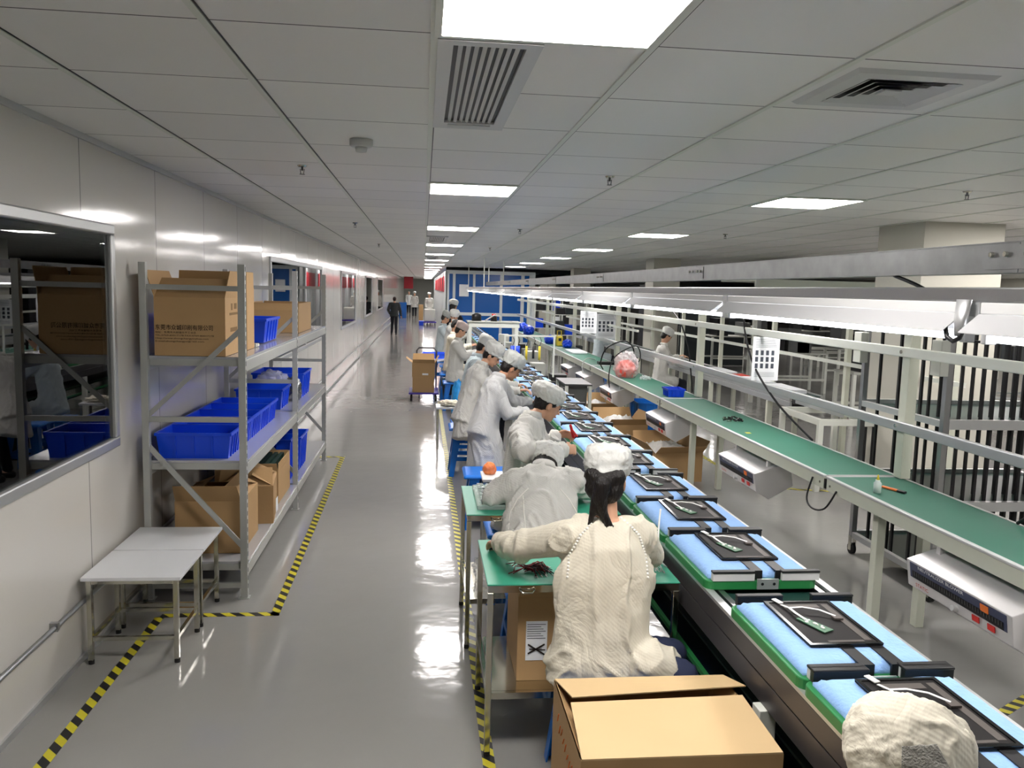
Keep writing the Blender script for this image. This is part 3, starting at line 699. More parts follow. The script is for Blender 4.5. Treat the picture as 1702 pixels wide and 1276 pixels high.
        if coat_hem is None:      # seated: skirt over the lap
            c.ell(hip - V((0, 0, .03)), side * (hw + .02), fwd * .15 * k, V((0, 0, .12 * k)), 20, 8)
            for i in (0, 1):
                hp = hip + side * (-.08 if i == 0 else .08) * k; c.capsule(hp, hp.lerp(knee[i], .62), .115 * k, .1 * k)
        else:                     # standing coat hanging to the hem height
            hz = coat_hem; q = V((hip.x, hip.y, hz))
            c.loft([(hip - spine * .02, side * hw, V((fwd.x, fwd.y, 0)) * .14 * k), (hip.lerp(q, .5) + V((fwd.x, fwd.y, 0)) * .02, side * (hw + .02), V((fwd.x, fwd.y, 0)) * .17 * k), (q + V((fwd.x, fwd.y, 0)) * .03, side * (hw + .045), V((fwd.x, fwd.y, 0)) * .2 * k)], 24)
        cme = remeshed(c, (.009 if vox < .0075 else .012) if vox < .012 else .018, 5, wrk, wf, seed)
        if seams:
            from mathutils.bvhtree import BVHTree
            bv = BVHTree.FromPolygons([v.co for v in cme.vertices], [p.vertices for p in cme.polygons])
            for sp_, rd, dash in seams:
                q_ = []
                for i_ in range(len(sp_) - 1):
                    for j_ in range(14):
                        a_ = V(sp_[i_]).lerp(V(sp_[i_ + 1]), j_ / 14); h_ = bv.ray_cast(a_ - V(rd).normalized() * .6, V(rd).normalized())
                        if h_[0]: q_.append(h_[0] + h_[1] * .0005)
                sm_ = MB()
                if dash:
                    for j_ in range(0, len(q_) - 1, 2): sm_.ell(q_[j_], (.006, 0, 0), (0, .005, 0), (0, 0, .0055), 6, 5)
                elif len(q_) > 2: sm_.tube(q_, .003, 6)
                if sm_.v: obj('seam', sm_, 'seam_white', t, True)
        mobj('coat', cme, coat, t)
        if collar:
            r0 = .068 * k; rings = []
            cm = MB().loft([(neck - spine * .015, side * .082 * k, fwd * .075 * k), (neck + spine * .03, side * .066 * k, fwd * .062 * k)], 20, cap=False)
            co = obj('collar', cm, coat, t, True); sm = co.modifiers.new('s', 'SOLIDIFY'); sm.thickness = .008
    # hair
    if hair:
        h = MB(); h.ell(head - face * .012 * K + hu * .012 * K, hs * .08 * K, face * .09 * K, hu * .09 * K, 20, 12)
        h.ell(head - face * .045 * K - hu * .03 * K, hs * .072 * K, face * .052 * K, hu * .065 * K, 16, 10)
        for s_ in (-1, 1): h.capsule(head + hs * s_ * .07 * K + face * .03 * K + hu * .03 * K, head + hs * s_ * .073 * K + face * .022 * K - hu * .01 * K, .012 * K, .007 * K)
        if hair == 'ponytail':
            q0 = head - face * .1 * K - hu * .02 * K
            pts = [q0, q0 - face * .035 - V((0, 0, .02)), q0 - face * .045 - V((0, 0, .07)) - hs * .005, q0 - face * .035 - V((0, 0, .13)) + hs * .008, q0 - face * .03 - V((0, 0, .185)) + hs * .05]
            for j in range(4): h.capsule(pts[j], pts[j + 1], (.024, .034, .03, .02)[j], (.034, .03, .02, .007)[j])
            h.ell(head - face * .05 - hu * .045, hs * .078, face * .05, hu * .06, 14, 8); h.capsule(head - face * .06 + hs * .04, q0, .04, .03); h.capsule(head - face * .06 - hs * .04, q0, .04, .03)
            for s2, l_ in ((-.01, .1), (.014, .13), (-.02, .15)): h.capsule(pts[2] + hs * s2, pts[2] + hs * (s2 * 2.2) - V((0, 0, l_)), .014, .004)
        if hair == 'long':
            h.capsule(head - face * .06 - hu * .02, head - face * .1 - V((0, 0, .22)), .06, .04)
        mobj('hair', remeshed(h, .007 if vox < .012 else .012, 3, .0025, 30, seed, stretch=(1, 1, .2)), 'hair', t)
    if cap_on:
        h = MB(); hb = head + hu * .035 * K
        if cap_style == 'bouffant':
            h.loft([(hb - hu * .03 * K - face * .012, hs * .082 * K, face * .095 * K), (hb - hu * .005 * K - face * .006, hs * .093 * K, face * .104 * K), (hb + hu * .03 * K - face * .01, hs * .103 * K, face * .112 * K), (hb + hu * .072 * K - face * .012, hs * .104 * K, face * .11 * K), (hb + hu * .098 * K - face * .012, hs * .084 * K, face * .088 * K), (hb + hu * .11 * K - face * .012, hs * .04 * K, face * .045 * K)], 24)
        elif cap_style == 'deep':
            h.loft([(hb - hu * .085 * cap_dy * K - face * .05, hs * .085 * K, face * .075 * K), (hb - hu * .05 * cap_dy * K - face * .035, hs * .108 * K, face * .11 * K), (hb - face * .02, hs * .118 * K, face * .122 * K), (hb + hu * .04 * K - face * .015, hs * .115 * K, face * .118 * K), (hb + hu * .08 * K - face * .012, hs * .085 * K, face * .09 * K), (hb + hu * .095 * K, hs * .04 * K, face * .045 * K)], 24)
        elif cap_style == 'puffy':
            h.loft([(hb - hu * .03 * K - face * .02, hs * .088 * K, face * .1 * K), (hb + hu * .0 * K - face * .025, hs * .112 * K, face * .122 * K), (hb + hu * .035 * K - face * .028, hs * .122 * K, face * .128 * K), (hb + hu * .07 * K - face * .025, hs * .108 * K, face * .112 * K), (hb + hu * .092 * K - face * .02, hs * .06 * K, face * .07 * K)], 24)
        if brim: h.loft([(hb + face * .075 * K - hu * .012, hs * .075 * K, hu * .007), (hb + face * .12 * K - hu * .014, hs * .062 * K, hu * .006), (hb + face * .145 * K - hu * .018, hs * .035 * K, hu * .005)], 16)
        cpm = remeshed(h, (.006 if patch else .008) if vox < .012 else .012, 2, (.0035 if cap_style == 'deep' else .0055) * K, 16 if cap_style == 'deep' else 22, seed + 2, stretch=(1, 1, 1))
        if patch:
            from mathutils.bvhtree import BVHTree
            bv = BVHTree.FromPolygons([v.co for v in cpm.vertices], [p.vertices for p in cpm.polygons]); pm = MB(); src = V(patch[1]); c4 = [V(a_) for a_ in patch[0]]; N_ = 12
            for j_ in range(N_ + 1):
                for i_ in range(N_ + 1):
                    a_ = c4[0].lerp(c4[1], i_ / N_).lerp(c4[3].lerp(c4[2], i_ / N_), j_ / N_); h_ = bv.ray_cast(src, (a_ - src).normalized()); pm.v.append(tuple((h_[0] + h_[1] * .0015) if h_[0] else a_))
            pm.f = [(j_ * (N_ + 1) + i_, j_ * (N_ + 1) + i_ + 1, (j_ + 1) * (N_ + 1) + i_ + 1, (j_ + 1) * (N_ + 1) + i_) for j_ in range(N_) for i_ in range(N_)]
            po_ = obj('mesh_patch', pm, 'mesh_patch', t, True); sd = po_.modifiers.new('s', 'SOLIDIFY'); sd.thickness = .002
        mobj('cap', cpm, cap, t)
    return t

def stool(x, y, lab, h=.44, a=0):
    t = thing('plastic_stool', lab, 'stool', (x, y, 0), 'blue plastic stools')
    w0, w1 = .135, .18
    obj('seat', MB().loft([((0, 0, h - .03), V((w0, w0, 0)) * 1.38, V((-w0, w0, 0)) * 1.38), ((0, 0, h - .006), V((w0, w0, 0)) * 1.34, V((-w0, w0, 0)) * 1.34), ((0, 0, h), V((w0, w0, 0)) * 1.2, V((-w0, w0, 0)) * 1.2)], 4), 'blue_stool', t, bevel=.012, local=True)
    for sx in (-1, 1):
        for sy in (-1, 1):
            lg = MB()
            for ax in (0, 1):
                def P(u, z, inner):
                    w_ = w1 + (w0 - w1) * z / (h - .03); wd = .05 + .035 * z / h
                    p = (w_, w_ - (wd if inner else 0)) if ax == 0 else (w_ - (wd if inner else 0), w_)
                    th = .006; q = (w_ - th, p[1]) if ax == 0 else (p[0], w_ - th)
                    return (p, q)
                z0, z1 = 0, h - .03
                (a0, a1), (b0, b1) = P(0, z0, 0), P(0, z0, 1); (c0, c1), (d0, d1) = P(0, z1, 0), P(0, z1, 1)
                f = lambda p, z: (p[0] * sx, p[1] * sy, z)
                lg.hexa([f(a0, z0), f(b0, z0), f(b1, z0), f(a1, z0), f(c0, z1), f(d0, z1), f(d1, z1), f(c1, z1)])
            obj('leg', lg, 'blue_stool', t, local=True)
    wz = w1 + (w0 - w1) * .45
    for sx in (-1, 1):
        obj('brace', MB().box(min(sx * wz, sx * (wz - .01)), max(sx * wz, sx * (wz - .01)), -wz, wz, .16, .2), 'blue_stool', t, local=True)
        obj('brace', MB().box(-wz, wz, min(sx * wz, sx * (wz - .01)), max(sx * wz, sx * (wz - .01)), .16, .2), 'blue_stool', t, local=True)
    t.rotation_euler = (0, 0, a)
    return t

# P1 ponytail woman
person('seated person with black ponytail, white cap and cream coat, back to the camera', (.70, 2.98, .51), (.715, 3.03, 1.03), (.725, 3.10, 1.175), (.35, .9, -.32),
       sh=((.575, 3.03, .965), (.845, 3.05, .965)), el=((.40, 3.22, .86), (.945, 3.2, .83)), wr=((.345, 3.47, .80), (.97, 3.46, .80)),
       knee=((1.01, 3.06, .47), (.99, 2.86, .47)), ankle=((.99, 3.05, .07), (.98, 2.86, .07)), coat='coat_warm', hair='ponytail', vox=.006, hw=.2, wf=7, wrk=.010, trousers='jeans', seed=3, collar=False, curl=.35,
       seams=[([(.665, 2.9, 1.06), (.60, 2.9, 1.0), (.56, 2.9, .92), (.55, 2.9, .83)], (0, 1, -.2), True), ([(.77, 2.9, 1.06), (.83, 2.9, 1.0), (.86, 2.9, .92), (.865, 2.9, .82)], (0, 1, -.2), True)])
stool(.70, 2.97, 'blue plastic stool under the ponytailed worker')
# P2 bowed worker
person('seated person in white coat with head bowed low over the farther green side table', (.60, 4.02, .52), (.665, 4.36, .935), (.70, 4.53, .905), (.2, .5, -.84),
       sh=((.50, 4.29, .87), (.82, 4.31, .87)), el=((.385, 4.30, .79), (.93, 4.42, .80)), wr=((.46, 4.55, .78), (.86, 4.62, .79)),
       knee=((.95, 4.06, .47), (.93, 3.86, .47)), ankle=((.94, 4.05, .07), (.92, 3.86, .07)), hw=.2, vox=.007, seed=5, wf=7, wrk=.012, cap_dy=.45,
       seams=[([(.56, 4.0, 1.0), (.50, 4.0, .93), (.46, 4.0, .84), (.45, 4.0, .72)], (0, .8, -.6), False), ([(.73, 4.0, 1.0), (.78, 4.0, .93), (.82, 4.0, .84), (.83, 4.0, .74)], (0, .8, -.6), False), ([(.53, 4.0, .95), (.53, 4.0, .8), (.53, 4.0, .62)], (0, .8, -.6), False)], cap='cap', cap_style='bouffant')
stool(.6, 3.98, 'blue plastic stool under the bowed worker')
# P3 worker holding red tool
person('seated person in white puffy cap and coat holding a red tool over the belt', (.585, 4.93, .52), (.69, 5.07, 1.11), (.80, 5.13, 1.19), (.86, .12, -.42),
       sh=((.73, 5.25, 1.02), (.60, 4.90, 1.02)), el=((.80, 5.24, .85), (.575, 4.56, .99)), wr=((.885, 5.28, .955), (.85, 4.80, .95)),
       knee=((.98, 5.08, .47), (.96, 4.86, .47)), ankle=((.97, 5.08, .07), (.95, 4.86, .07)), cap_style='puffy', vox=.006, hw=.17, seed=8, hdir=((.7, .05, .05), (.75, .3, .0)), pnorm=((0, -.8, -.5), (0, .8, -.4)), curl=.75, skin='skin', wf=8, wrk=.011)
stool(.585, 4.95, 'blue plastic stool under the worker holding the red tool')
o = obj('hand_tool', MB().capsule((.99, 5.235, .955), (.965, 5.22, 1.03), .012, .009).capsule((.975, 5.22, 1.0), (1.005, 5.2, .965), .008, .007), 'red', smooth=True); tag(o, 'small red hand tool held above the belt by a seated worker', 'tool')
wb = obj('wrist_strap', MB().loft([((.875, 5.278, .945), (0, .029, 0), (0, 0, .029)), ((.893, 5.278, .955), (0, .029, 0), (0, 0, .029))], 14), 'bin_light', smooth=True); tag(wb, 'blue antistatic band around the wrist of the worker with the red tool', 'wrist strap')
# P4 standing in long coat
person('person in grey peaked cap and long white coat leaning over the belt', (.53, 6.9, .74), (.655, 7.0, 1.15), (.765, 7.03, 1.235), (.82, .15, -.5),
       sh=((.66, 7.17, 1.07), (.60, 6.85, 1.06)), el=((.80, 7.25, .9), (.72, 6.82, .86)), wr=((.97, 7.3, .9), (.90, 6.95, .86)),
       knee=((.51, 7.0, .42), (.51, 6.84, .42)), ankle=((.47, 7.0, .07), (.47, 6.82, .07)), coat='coat_grey', cap='cap_grey', coat_hem=.36, hw=.19, vox=.008, seed=11, brim=True, wf=7, wrk=.009, skin='skin_d')
# P5
person('person with peaked white cap and reddish sideburns looking down at the belt', (.44, 8.0, .68), (.585, 8.1, 1.15), (.69, 8.12, 1.25), (.78, -.25, -.5),
       sh=((.58, 8.27, 1.07), (.53, 7.95, 1.06)), el=((.76, 8.3, .92), (.70, 7.88, .9)), wr=((.95, 8.3, .93), (.93, 7.85, .93)),
       knee=((.62, 8.1, .45), (.62, 7.9, .45)), ankle=((.55, 8.1, .07), (.55, 7.9, .07)), coat='coat', coat_hem=.42, hw=.19, vox=.008, seed=13, brim=True)
stool(.46, 8.35, 'blue plastic stool behind the worker in the long white coat', h=.5)
stool(.52, 6.5, 'blue plastic stool near the small white side table')
person('person in bluish white coat mostly hidden behind the worker with sideburns', (.50, 9.0, .56), (.6, 9.05, 1.16), (.685, 9.08, 1.26), (.8, .1, -.5),
       sh=((.62, 9.22, 1.08), (.57, 8.9, 1.08)), el=((.75, 9.25, .9), (.72, 8.85, .9)), wr=((.93, 9.25, .88), (.92, 8.9, .88)),
       knee=((.85, 9.1, .47), (.85, 8.9, .47)), ankle=((.85, 9.1, .07), (.85, 8.9, .07)), coat='coat_blue', vox=.012, seed=14)
stool(.5, 9.0, 'blue plastic stool under the worker in the bluish coat')
def far_seated(lab, x, y, seed, coat='coat', cap='cap', face=(.8, .1, -.45), s=0, **kw):
    stool(x - .0, y, 'blue plastic stool under the ' + {15: 'worker in the pinkish cap', 16: 'dark haired worker behind the pinkish cap', 17: 'farthest left worker of the line', 18: 'masked worker', 21: 'worker beside the second line', 22: 'worker far along the second line'}[seed])
    return person(lab, (x, y, .5 + s), (x + .05, y + .03, 1.06 + s), (x + .09, y + .03, 1.21 + s), face,
                  sh=((x + .05, y + .19, .98 + s), (x, y - .13, .98 + s)), el=((x + .17, y + .24, .8 + s), (x + .14, y - .16, .8 + s)), wr=((x + .36, y + .2, .86 + s), (x + .34, y - .08, .86 + s)),
                  knee=((x + .36, y + .12, .47), (x + .36, y - .1, .47)), ankle=((x + .36, y + .12, .07), (x + .36, y - .1, .07)), coat=coat, cap=cap, vox=.012, seed=seed, wf=8, wrk=.007, **kw)
far_seated('seated person in pinkish cap and white coat beyond the trash bin', .5, 12.85, 15, cap='cap_pink', s=.04)
far_seated('seated person with bare dark hair behind the pinkish capped worker', .48, 14.1, 16, coat='coat_warm', cap_on=False, s=.06)
far_seated('person in grey cap and pale coat, leftmost of the far group at the line', .36, 16.4, 17, coat='coat_blue', cap='cap_grey', s=.1)
far_seated('person with white cap and face mask in the far group at the line', .5, 15.6, 18, face=(.3, -.85, -.3), mask=True, s=.15)
person('standing person with white cap and long black hair behind the far group', (.56, 17.0, .84), (.6, 17.0, 1.36), (.62, 17.0, 1.53), (.5, .8, -.2),
       sh=((.46, 17.1, 1.28), (.74, 16.9, 1.28)), el=((.42, 17.2, 1.05), (.82, 17.0, 1.05)), wr=((.5, 17.4, .95), (.9, 17.2, .95)), knee=((.5, 17.0, .46), (.64, 17.0, .46)), ankle=((.5, 17, .07), (.64, 17, .07)),
       coat='navy', coat_hem=.5, vox=.012, seed=19, hair='long', collar=False)
# P0: only the cap shows above the lower picture edge
person('person in large cream cap with grey mesh patch at the lower right corner', (.62, 1.0, .50), (.80, 1.22, .90), (.94, 1.40, 1.0), (.5, .62, -.62),
       sh=((.66, 1.3, .82), (.92, 1.12, .82)), el=((.80, 1.32, .70), (1.0, 1.25, .70)), wr=((.98, 1.44, .80), (1.06, 1.32, .80)),
       knee=((.75, 1.4, .47), (.95, 1.25, .47)), ankle=((.75, 1.4, .07), (.95, 1.25, .07)), cap='coat_warm', cap_style='deep', vox=.008, k=1.0, seed=21, coat='coat_warm', collar=False,
       patch=([(.86, 1.3, 1.11), (.925, 1.3, 1.11), (.97, 1.3, 1.04), (.865, 1.3, 1.04)], (0, 0, 1.9)))
stool(.6, .98, 'blue plastic stool under the person at the lower right corner')
# walkers and far people
person('walking person in dark grey shirt and black trousers in the middle of the aisle', (-1.12, 32.6, .82), (-1.12, 32.6, 1.26), (-1.12, 32.62, 1.40), (0, 1, -.05),
       sh=((-1.28, 32.6, 1.2), (-.96, 32.6, 1.2)), el=((-1.36, 32.55, .98), (-.9, 32.65, .97)), wr=((-1.3, 32.7, .82), (-.86, 32.72, .76)),
       knee=((-1.2, 32.72, .44), (-1.05, 32.5, .44)), ankle=((-1.22, 32.6, .07), (-1.04, 32.35, .09)), coat='charcoal', coat_hem=.74, hw=.15, vox=.015, k=.9, cap_on=False, wrk=.003, seed=4, collar=False)
far = lambda lab, x, y, s, coat='coat', trousers='navy', cap=True, **kw: person(lab, (x, y, .84), (x, y, 1.32), (x, y, 1.48), (-.2, -1, -.1), sh=((x + .15, y, 1.25), (x - .15, y, 1.25)), el=((x + .2, y, 1.0), (x - .2, y, 1.0)), wr=((x + .18, y - .1, .8), (x - .18, y - .1, .8)),
       knee=((x + .08, y, .45), (x - .08, y, .45)), ankle=((x + .08, y, .07), (x - .08, y, .07)), coat=coat, coat_hem=.62, vox=.02, seed=s, cap_on=cap, trousers=trousers, hands=False, collar=False, wrk=.003, **kw)
far('standing person in white cap and coat deep in the aisle', -.55, 52, 2)
far('standing dark clothed person beside the white coated one deep in the aisle', -1.0, 58, 3, coat='coat_grey', cap=False)
far('person in white cap behind the boxes left of the blue room', .32, 45, 6)

# right side workers at the second line
def right_worker(lab, x, y, seed, coat):
    return far_seated(lab, x, y, seed, coat=coat, s=.02)
right_worker('seated person in white coat on a blue stool at the second line', 3.82, 12.9, 21, 'coat')
right_worker('seated person in bluish coat farther along the second line, beside hanging papers', 3.76, 17.4, 22, 'coat_blue')

# ------------------------------------------------------------------ belt line with pallets
BXL, BXR, BZ = 1.09, 1.60, .78
LY0, LY1 = .2, 26.5
bl = thing('assembly_line', 'long belt assembly line with pale rail edges and dark grey sides', 'conveyor', (1.35, 1, 0))
for x, s_ in ((BXL, 1), (BXR, -1)):
    a, b_ = sorted((x, x + s_ * .03)); obj('rail_top', MB().box(a, b_, LY0, LY1, BZ - .012, BZ), 'alu_rail', bl)
    a, b_ = sorted((x, x + s_ * .02)); obj('side_panel', MB().box(a, b_, LY0, LY1, BZ - .085, BZ - .012), 'dark_rail', bl, bevel=.003)
    a, b_ = sorted((x + s_ * .003, x + s_ * .02)); obj('side_panel', MB().box(a, b_, LY0, LY1, BZ - .175, BZ - .09), 'dark_rail', bl, bevel=.003)
obj('belt', MB().box(BXL + .03, BXR - .03, LY0, LY1, BZ - .03, BZ - .022), 'dark_green', bl)
for x in (BXL + .06, BXR - .06): obj('chain_guide', MB().box(x - .012, x + .012, LY0, LY1, BZ - .022, BZ - .004), 'alu', bl)
for y in (2.35, 4.1, 5.9, 7.7, 9.5, 11.3, 13.1, 14.9, 16.7, 18.5, 20.3, 22.1, 23.9, 25.7):
    for x in (BXL + .0, BXR - .04): obj('support_leg', MB().box(x - .02, x + .035, y, y + .06, 0, BZ - .176), 'white_paint', bl, bevel=.003)
    obj('cross_member', MB().box(BXL + .036, BXR - .06, y + .01, y + .05, .3, .35), 'white_paint', bl)
obj('lower_shelf', MB().box(BXL + .04, BXR - .07, LY0, LY1, .36, .372), 'glass_shelf', bl)
obj('return_belt', MB().box(BXL + .06, BXR - .1, LY0, LY1, .5, .51), 'dark_green', bl)
for x in (BXL + .045, BXR - .08): obj('shelf_rail', MB().box(x, x + .02, LY0, LY1, .375, .395), 'green_base', bl)

def make_pallet():
    t = thing('work_pallet', 'x', 'pallet', (0, 0, 0), 'blue padded work pallets on the belt')
    W, L, z0 = .225, .285, .0
    pts = []
    r = .035
    for cx_, cy_, a0 in ((W - r, -L + r, -90), (W - r, L - r, 0), (-W + r, L - r, 90), (-W + r, -L + r, 180)):
        for k in range(5):
            a = math.radians(a0 + 22.5 * k); pts.append((cx_ + r * math.cos(a), cy_ + r * math.sin(a)))
    obj('base', MB().prism(pts, 'z', z0, .036), 'green_base', t, local=True, bevel=.004)
    pd = MB(); nx, ny = 26, 30; PW, PL = W - .018, L - .03
    for j in range(ny + 1):
        for i in range(nx + 1):
            u, v = i / nx * 2 - 1, j / ny * 2 - 1
            e = min(1 - abs(u), 1 - abs(v)); zz = .046 + .022 * min(1, e * 7) ** .5
            zz += .0022 * noise.noise(V((u * 3, v * 4, 1)))
            if abs(abs(u) - .86) < .03: zz -= .003
            pd.v.append((u * PW, v * PL, zz))
    for j in range(ny):
        for i in range(nx): a = j * (nx + 1) + i; pd.f.append((a, a + 1, a + nx + 2, a + nx + 1))
    nb = len(pd.v)
    rim_i = [i for i in range(nx + 1)] + [(j) * (nx + 1) + nx for j in range(1, ny + 1)] + [ny * (nx + 1) + i for i in range(nx - 1, -1, -1)] + [j * (nx + 1) for j in range(ny - 1, 0, -1)]
    for i in rim_i: pd.v.append((pd.v[i][0], pd.v[i][1], .036))
    q = len(rim_i)
    for k in range(q): pd.f.append((rim_i[k], nb + k, nb + (k + 1) % q, rim_i[(k + 1) % q]))
    obj('pad', pd, 'blue_pad', t, True, local=True)
    for x in (-.02, .075):
        obj('strap', MB().box(x - .021, x + .021, -L + .02, -L + .15, .0695, .0725).box(x - .021, x + .021, -L + .012, -L + .02, .036, .0725), 'black', t, local=True)
    for sx in (-1, 1):
        x0, x1 = (-.2, -.035) if sx < 0 else (.075, .225)
        for sy in (-1, 1):
            y0, y1 = (-L - .002, -L + .02) if sy < 0 else (L - .02, L + .002)
            obj('end_block', MB().box(x0, x1, y0, y1, .037, .066), 'plastic_white' if sy < 0 else 'black', t, local=True)
            obj('bumper', MB().box(x0 - .002, x1 + .002, y0 - .003, y1 + .003, .0665, .075), 'black', t, local=True, bevel=.003)
    lp = obj('latch_plate', MB().box(-.025, .06, -L - .008, -L - .001, .005, .045), 'alu_rail', t, local=True)
    obj('screw', MB().cyl((-.005, -L - .009, .026), (-.005, -L - .0082, .026), .006, 8).cyl((.042, -L - .009, .026), (.042, -L - .0082, .026), .006, 8), 'black', lp, local=True)
    return t
def make_screen():
    t = thing('screen_assembly', 'x', 'screen assembly', (0, 0, 0), 'opened laptop screens on the pads')
    w0, w1, l0, l1 = -.115, .12, -.15, .2
    obj('rear_cover', MB().box(w0, w1, l0, l1, 0, .006), 'lcd', t, local=True, bevel=.002)
    obj('bezel', MB().box(w0, w1, l0, l0 + .012, .006, .0085).box(w0, w1, l1 - .012, l1, .006, .0085).box(w0, w0 + .012, l0 + .012, l1 - .012, .006, .0085).box(w1 - .012, w1, l0 + .012, l1 - .012, .006, .0085), 'black_gloss', t, local=True)
    obj('foil_strip', MB().box(w1 - .045, w1 - .022, l0 + .03, l1 - .03, .0062, .0068).box(w0 + .07, w1 - .05, l0 + .02, l0 + .032, .0062, .0068).box(w0 + .05, w1 - .06, l1 - .06, l1 - .03, .0062, .0068), 'lcd_edge', t, local=True)
    for k, (a, b_) in enumerate((((-.065, l1 - .03), (-.075, l1 + .01)),)):
        obj('connector', MB().beam((a[0], a[1], .012), (b_[0], b_[1], .012), .018, .003), 'ribbon', t, local=True)
    def rib(pts, wd=.009):
        mb_ = MB()
        for i in range(len(pts) - 1): mb_.beam(pts[i], pts[i + 1], wd, .0015)
        return mb_
    obj('ribbon_cable', rib([(-.07, .16, .011), (-.06, .12, .016), (-.02, .11, .022), (.03, .09, .02), (.07, .05, .013)]), 'ribbon', t, local=True)
    obj('ribbon_cable', rib([(-.06, .12, .016), (-.06, .07, .018), (-.045, .03, .012)]), 'ribbon', t, local=True)
    cb_ = obj('circuit_board', MB().add(*[[(-.07, .045, .008), (-.04, .055, .008), (.01, -.05, .008), (-.03, -.07, .008), (-.07, .045, .011), (-.04, .055, .011), (.01, -.05, .011), (-.03, -.07, .011)], [(0, 3, 2, 1), (4, 5, 6, 7), (0, 1, 5, 4), (1, 2, 6, 5), (2, 3, 7, 6), (3, 0, 4, 7)]]), 'pcb', t, local=True)
    ch = MB(); rnd = random.Random(3)
    for _ in range(12):
        u = rnd.random(); v = rnd.uniform(-.3, .3); x_ = -.055 + u * .045 + v * .03; y_ = .045 - u * .1 + v * .012; s_ = rnd.uniform(.002, .005); ch.box(x_ - s_, x_ + s_, y_ - s_, y_ + s_, .011, .0135)
    obj('chips', ch, 'ribbon', cb_, local=True)
    obj('small_board', MB().box(.055, .085, .03, .055, .008, .014), 'lcd_edge', t, local=True)
    return t
py = [.98 + .0, 1.56, 2.4, 3.225, 3.80, 4.375, 4.955]
py = [1.27, 1.85, 2.42, 3.22, 3.79, 4.36, 5.02]
y = 5.60
while y < 24: py.append(y); y += .578 if int(y * 10) % 3 else .60
PXC = 1.315
pal = make_pallet(); scr = make_screen(); n = 0
# start list so that index 0 is the first visible pad
for i, y in enumerate(py):
    lab = (ORD[i] if i < len(ORD) else 'distant') + ' blue padded pallet on the belt line'
    if i >= len(ORD): lab = 'small distant blue padded pallet near the far end of the belt'
    z = BZ - .004
    if i == 0: pal['label'] = lab; pal.location = (PXC, y, z); LOCS[pal.name] = (PXC, y, z)
    else: dup(pal, (PXC, y, z), label=lab)
    rz = random.uniform(-.03, .03) if i > 2 else 0
    lab = (ORD[i] if i < len(ORD) else 'distant') + ' opened screen lid lying on a blue pad of the belt'
    if i >= len(ORD): lab = 'small distant opened screen lid on a pad near the far end of the belt'
    p_ = (PXC + (.0 if i != 2 else -.02), y + .0, z + .072)
    if i == 0: scr['label'] = lab; scr.location = p_; LOCS[scr.name] = p_
    else: dup(scr, p_, rotz=rz, label=lab)

# ------------------------------------------------------------------ lamp row over the line
LX = 1.35
lr = thing('lamp_rail', 'long brushed aluminium rail carrying the tube lamps above the line', 'rail', (LX, 1.5, 1.93))
obj('profile', MB().box(LX - .02, LX + .02, .25, 26.3, 1.899, 1.935), 'alu', lr, bevel=.004)
for y in (18.6, 25.0): obj('hanger', MB().cyl((LX, y, 1.935), (LX, y, H), .012, 10), 'white_paint', lr)
lampb = thing('tube_lamp', 'x', 'tube lamp', (LX, 0, 1.899), 'white tube lamps under the aluminium rail')
LL = 1.6
obj('housing', MB().box(-.022, .022, .0, LL, -.028, 0), 'plastic_white', lampb, local=True, bevel=.003)
obj('reflector', MB().add([(-.024, 0, -.028), (-.075, 0, -.072), (-.075, 0, -.074), (-.022, 0, -.031), (-.024, LL, -.028), (-.075, LL, -.072), (-.075, LL, -.074), (-.022, LL, -.031)], [(0, 3, 2, 1), (4, 5, 6, 7), (0, 1, 5, 4), (1, 2, 6, 5), (2, 3, 7, 6), (3, 0, 4, 7)])
    .add([(.024, 0, -.028), (.075, 0, -.072), (.075, 0, -.074), (.022, 0, -.031), (.024, LL, -.028), (.075, LL, -.072), (.075, LL, -.074), (.022, LL, -.031)], [(0, 1, 2, 3), (4, 7, 6, 5), (0, 4, 5, 1), (1, 5, 6, 2), (2, 6, 7, 3), (3, 7, 4, 0)]), 'reflector_white', lampb, local=True)
obj('tube', MB().cyl((0, .03, -.082), (0, LL - .03, -.082), .013, 12), 'tube_light', lampb, True, local=True)
obj('lamp_holder', MB().box(-.015, .015, 0, .02, -.1, -.03), 'plastic_white', lampb, local=True, bevel=.003)
obj('lamp_holder', MB().box(-.015, .015, LL - .02, LL, -.1, -.03), 'plastic_white', lampb, local=True, bevel=.003)
obj('bracket', MB().box(-.026, .026, LL, LL + .045, -.034, .0), 'alu_rail', lampb, local=True)
k = 0; y = .25
while y < 25:
    lab = (ORD[k] if k < len(ORD) else 'far') + ' white tube lamp with angled reflector in the row above the belt'
    if k == 0: lampb.location = (LX, y, 1.899); LOCS[lampb.name] = (LX, y, 1.899); lampb['label'] = lab
    else: dup(lampb, (LX, y, 1.899), label=lab)
    y += 1.66; k += 1
def cable(pts, r, lab, material='black', name='cable'):
    P = [V(p) for p in pts]; out = []
    for i in range(len(P) - 1):
        p0, p1, p2, p3 = P[max(i - 1, 0)], P[i], P[i + 1], P[min(i + 2, len(P) - 1)]
        for s_ in range(6):
            t_ = s_ / 6; out.append(.5 * ((2 * p1) + (p2 - p0) * t_ + (2 * p0 - 5 * p1 + 4 * p2 - p3) * t_ ** 2 + (3 * p1 - p0 - 3 * p2 + p3) * t_ ** 3))
    out.append(P[-1])
    o = obj(name, MB().tube(out, r, 8), material, smooth=True); origin_to(o, P[0]); tag(o, lab, 'cable'); return o
t = thing('power_connector', 'white lamp socket with black strap hanging from the near tube lamps', 'connector', (LX, 1.885, 1.88))
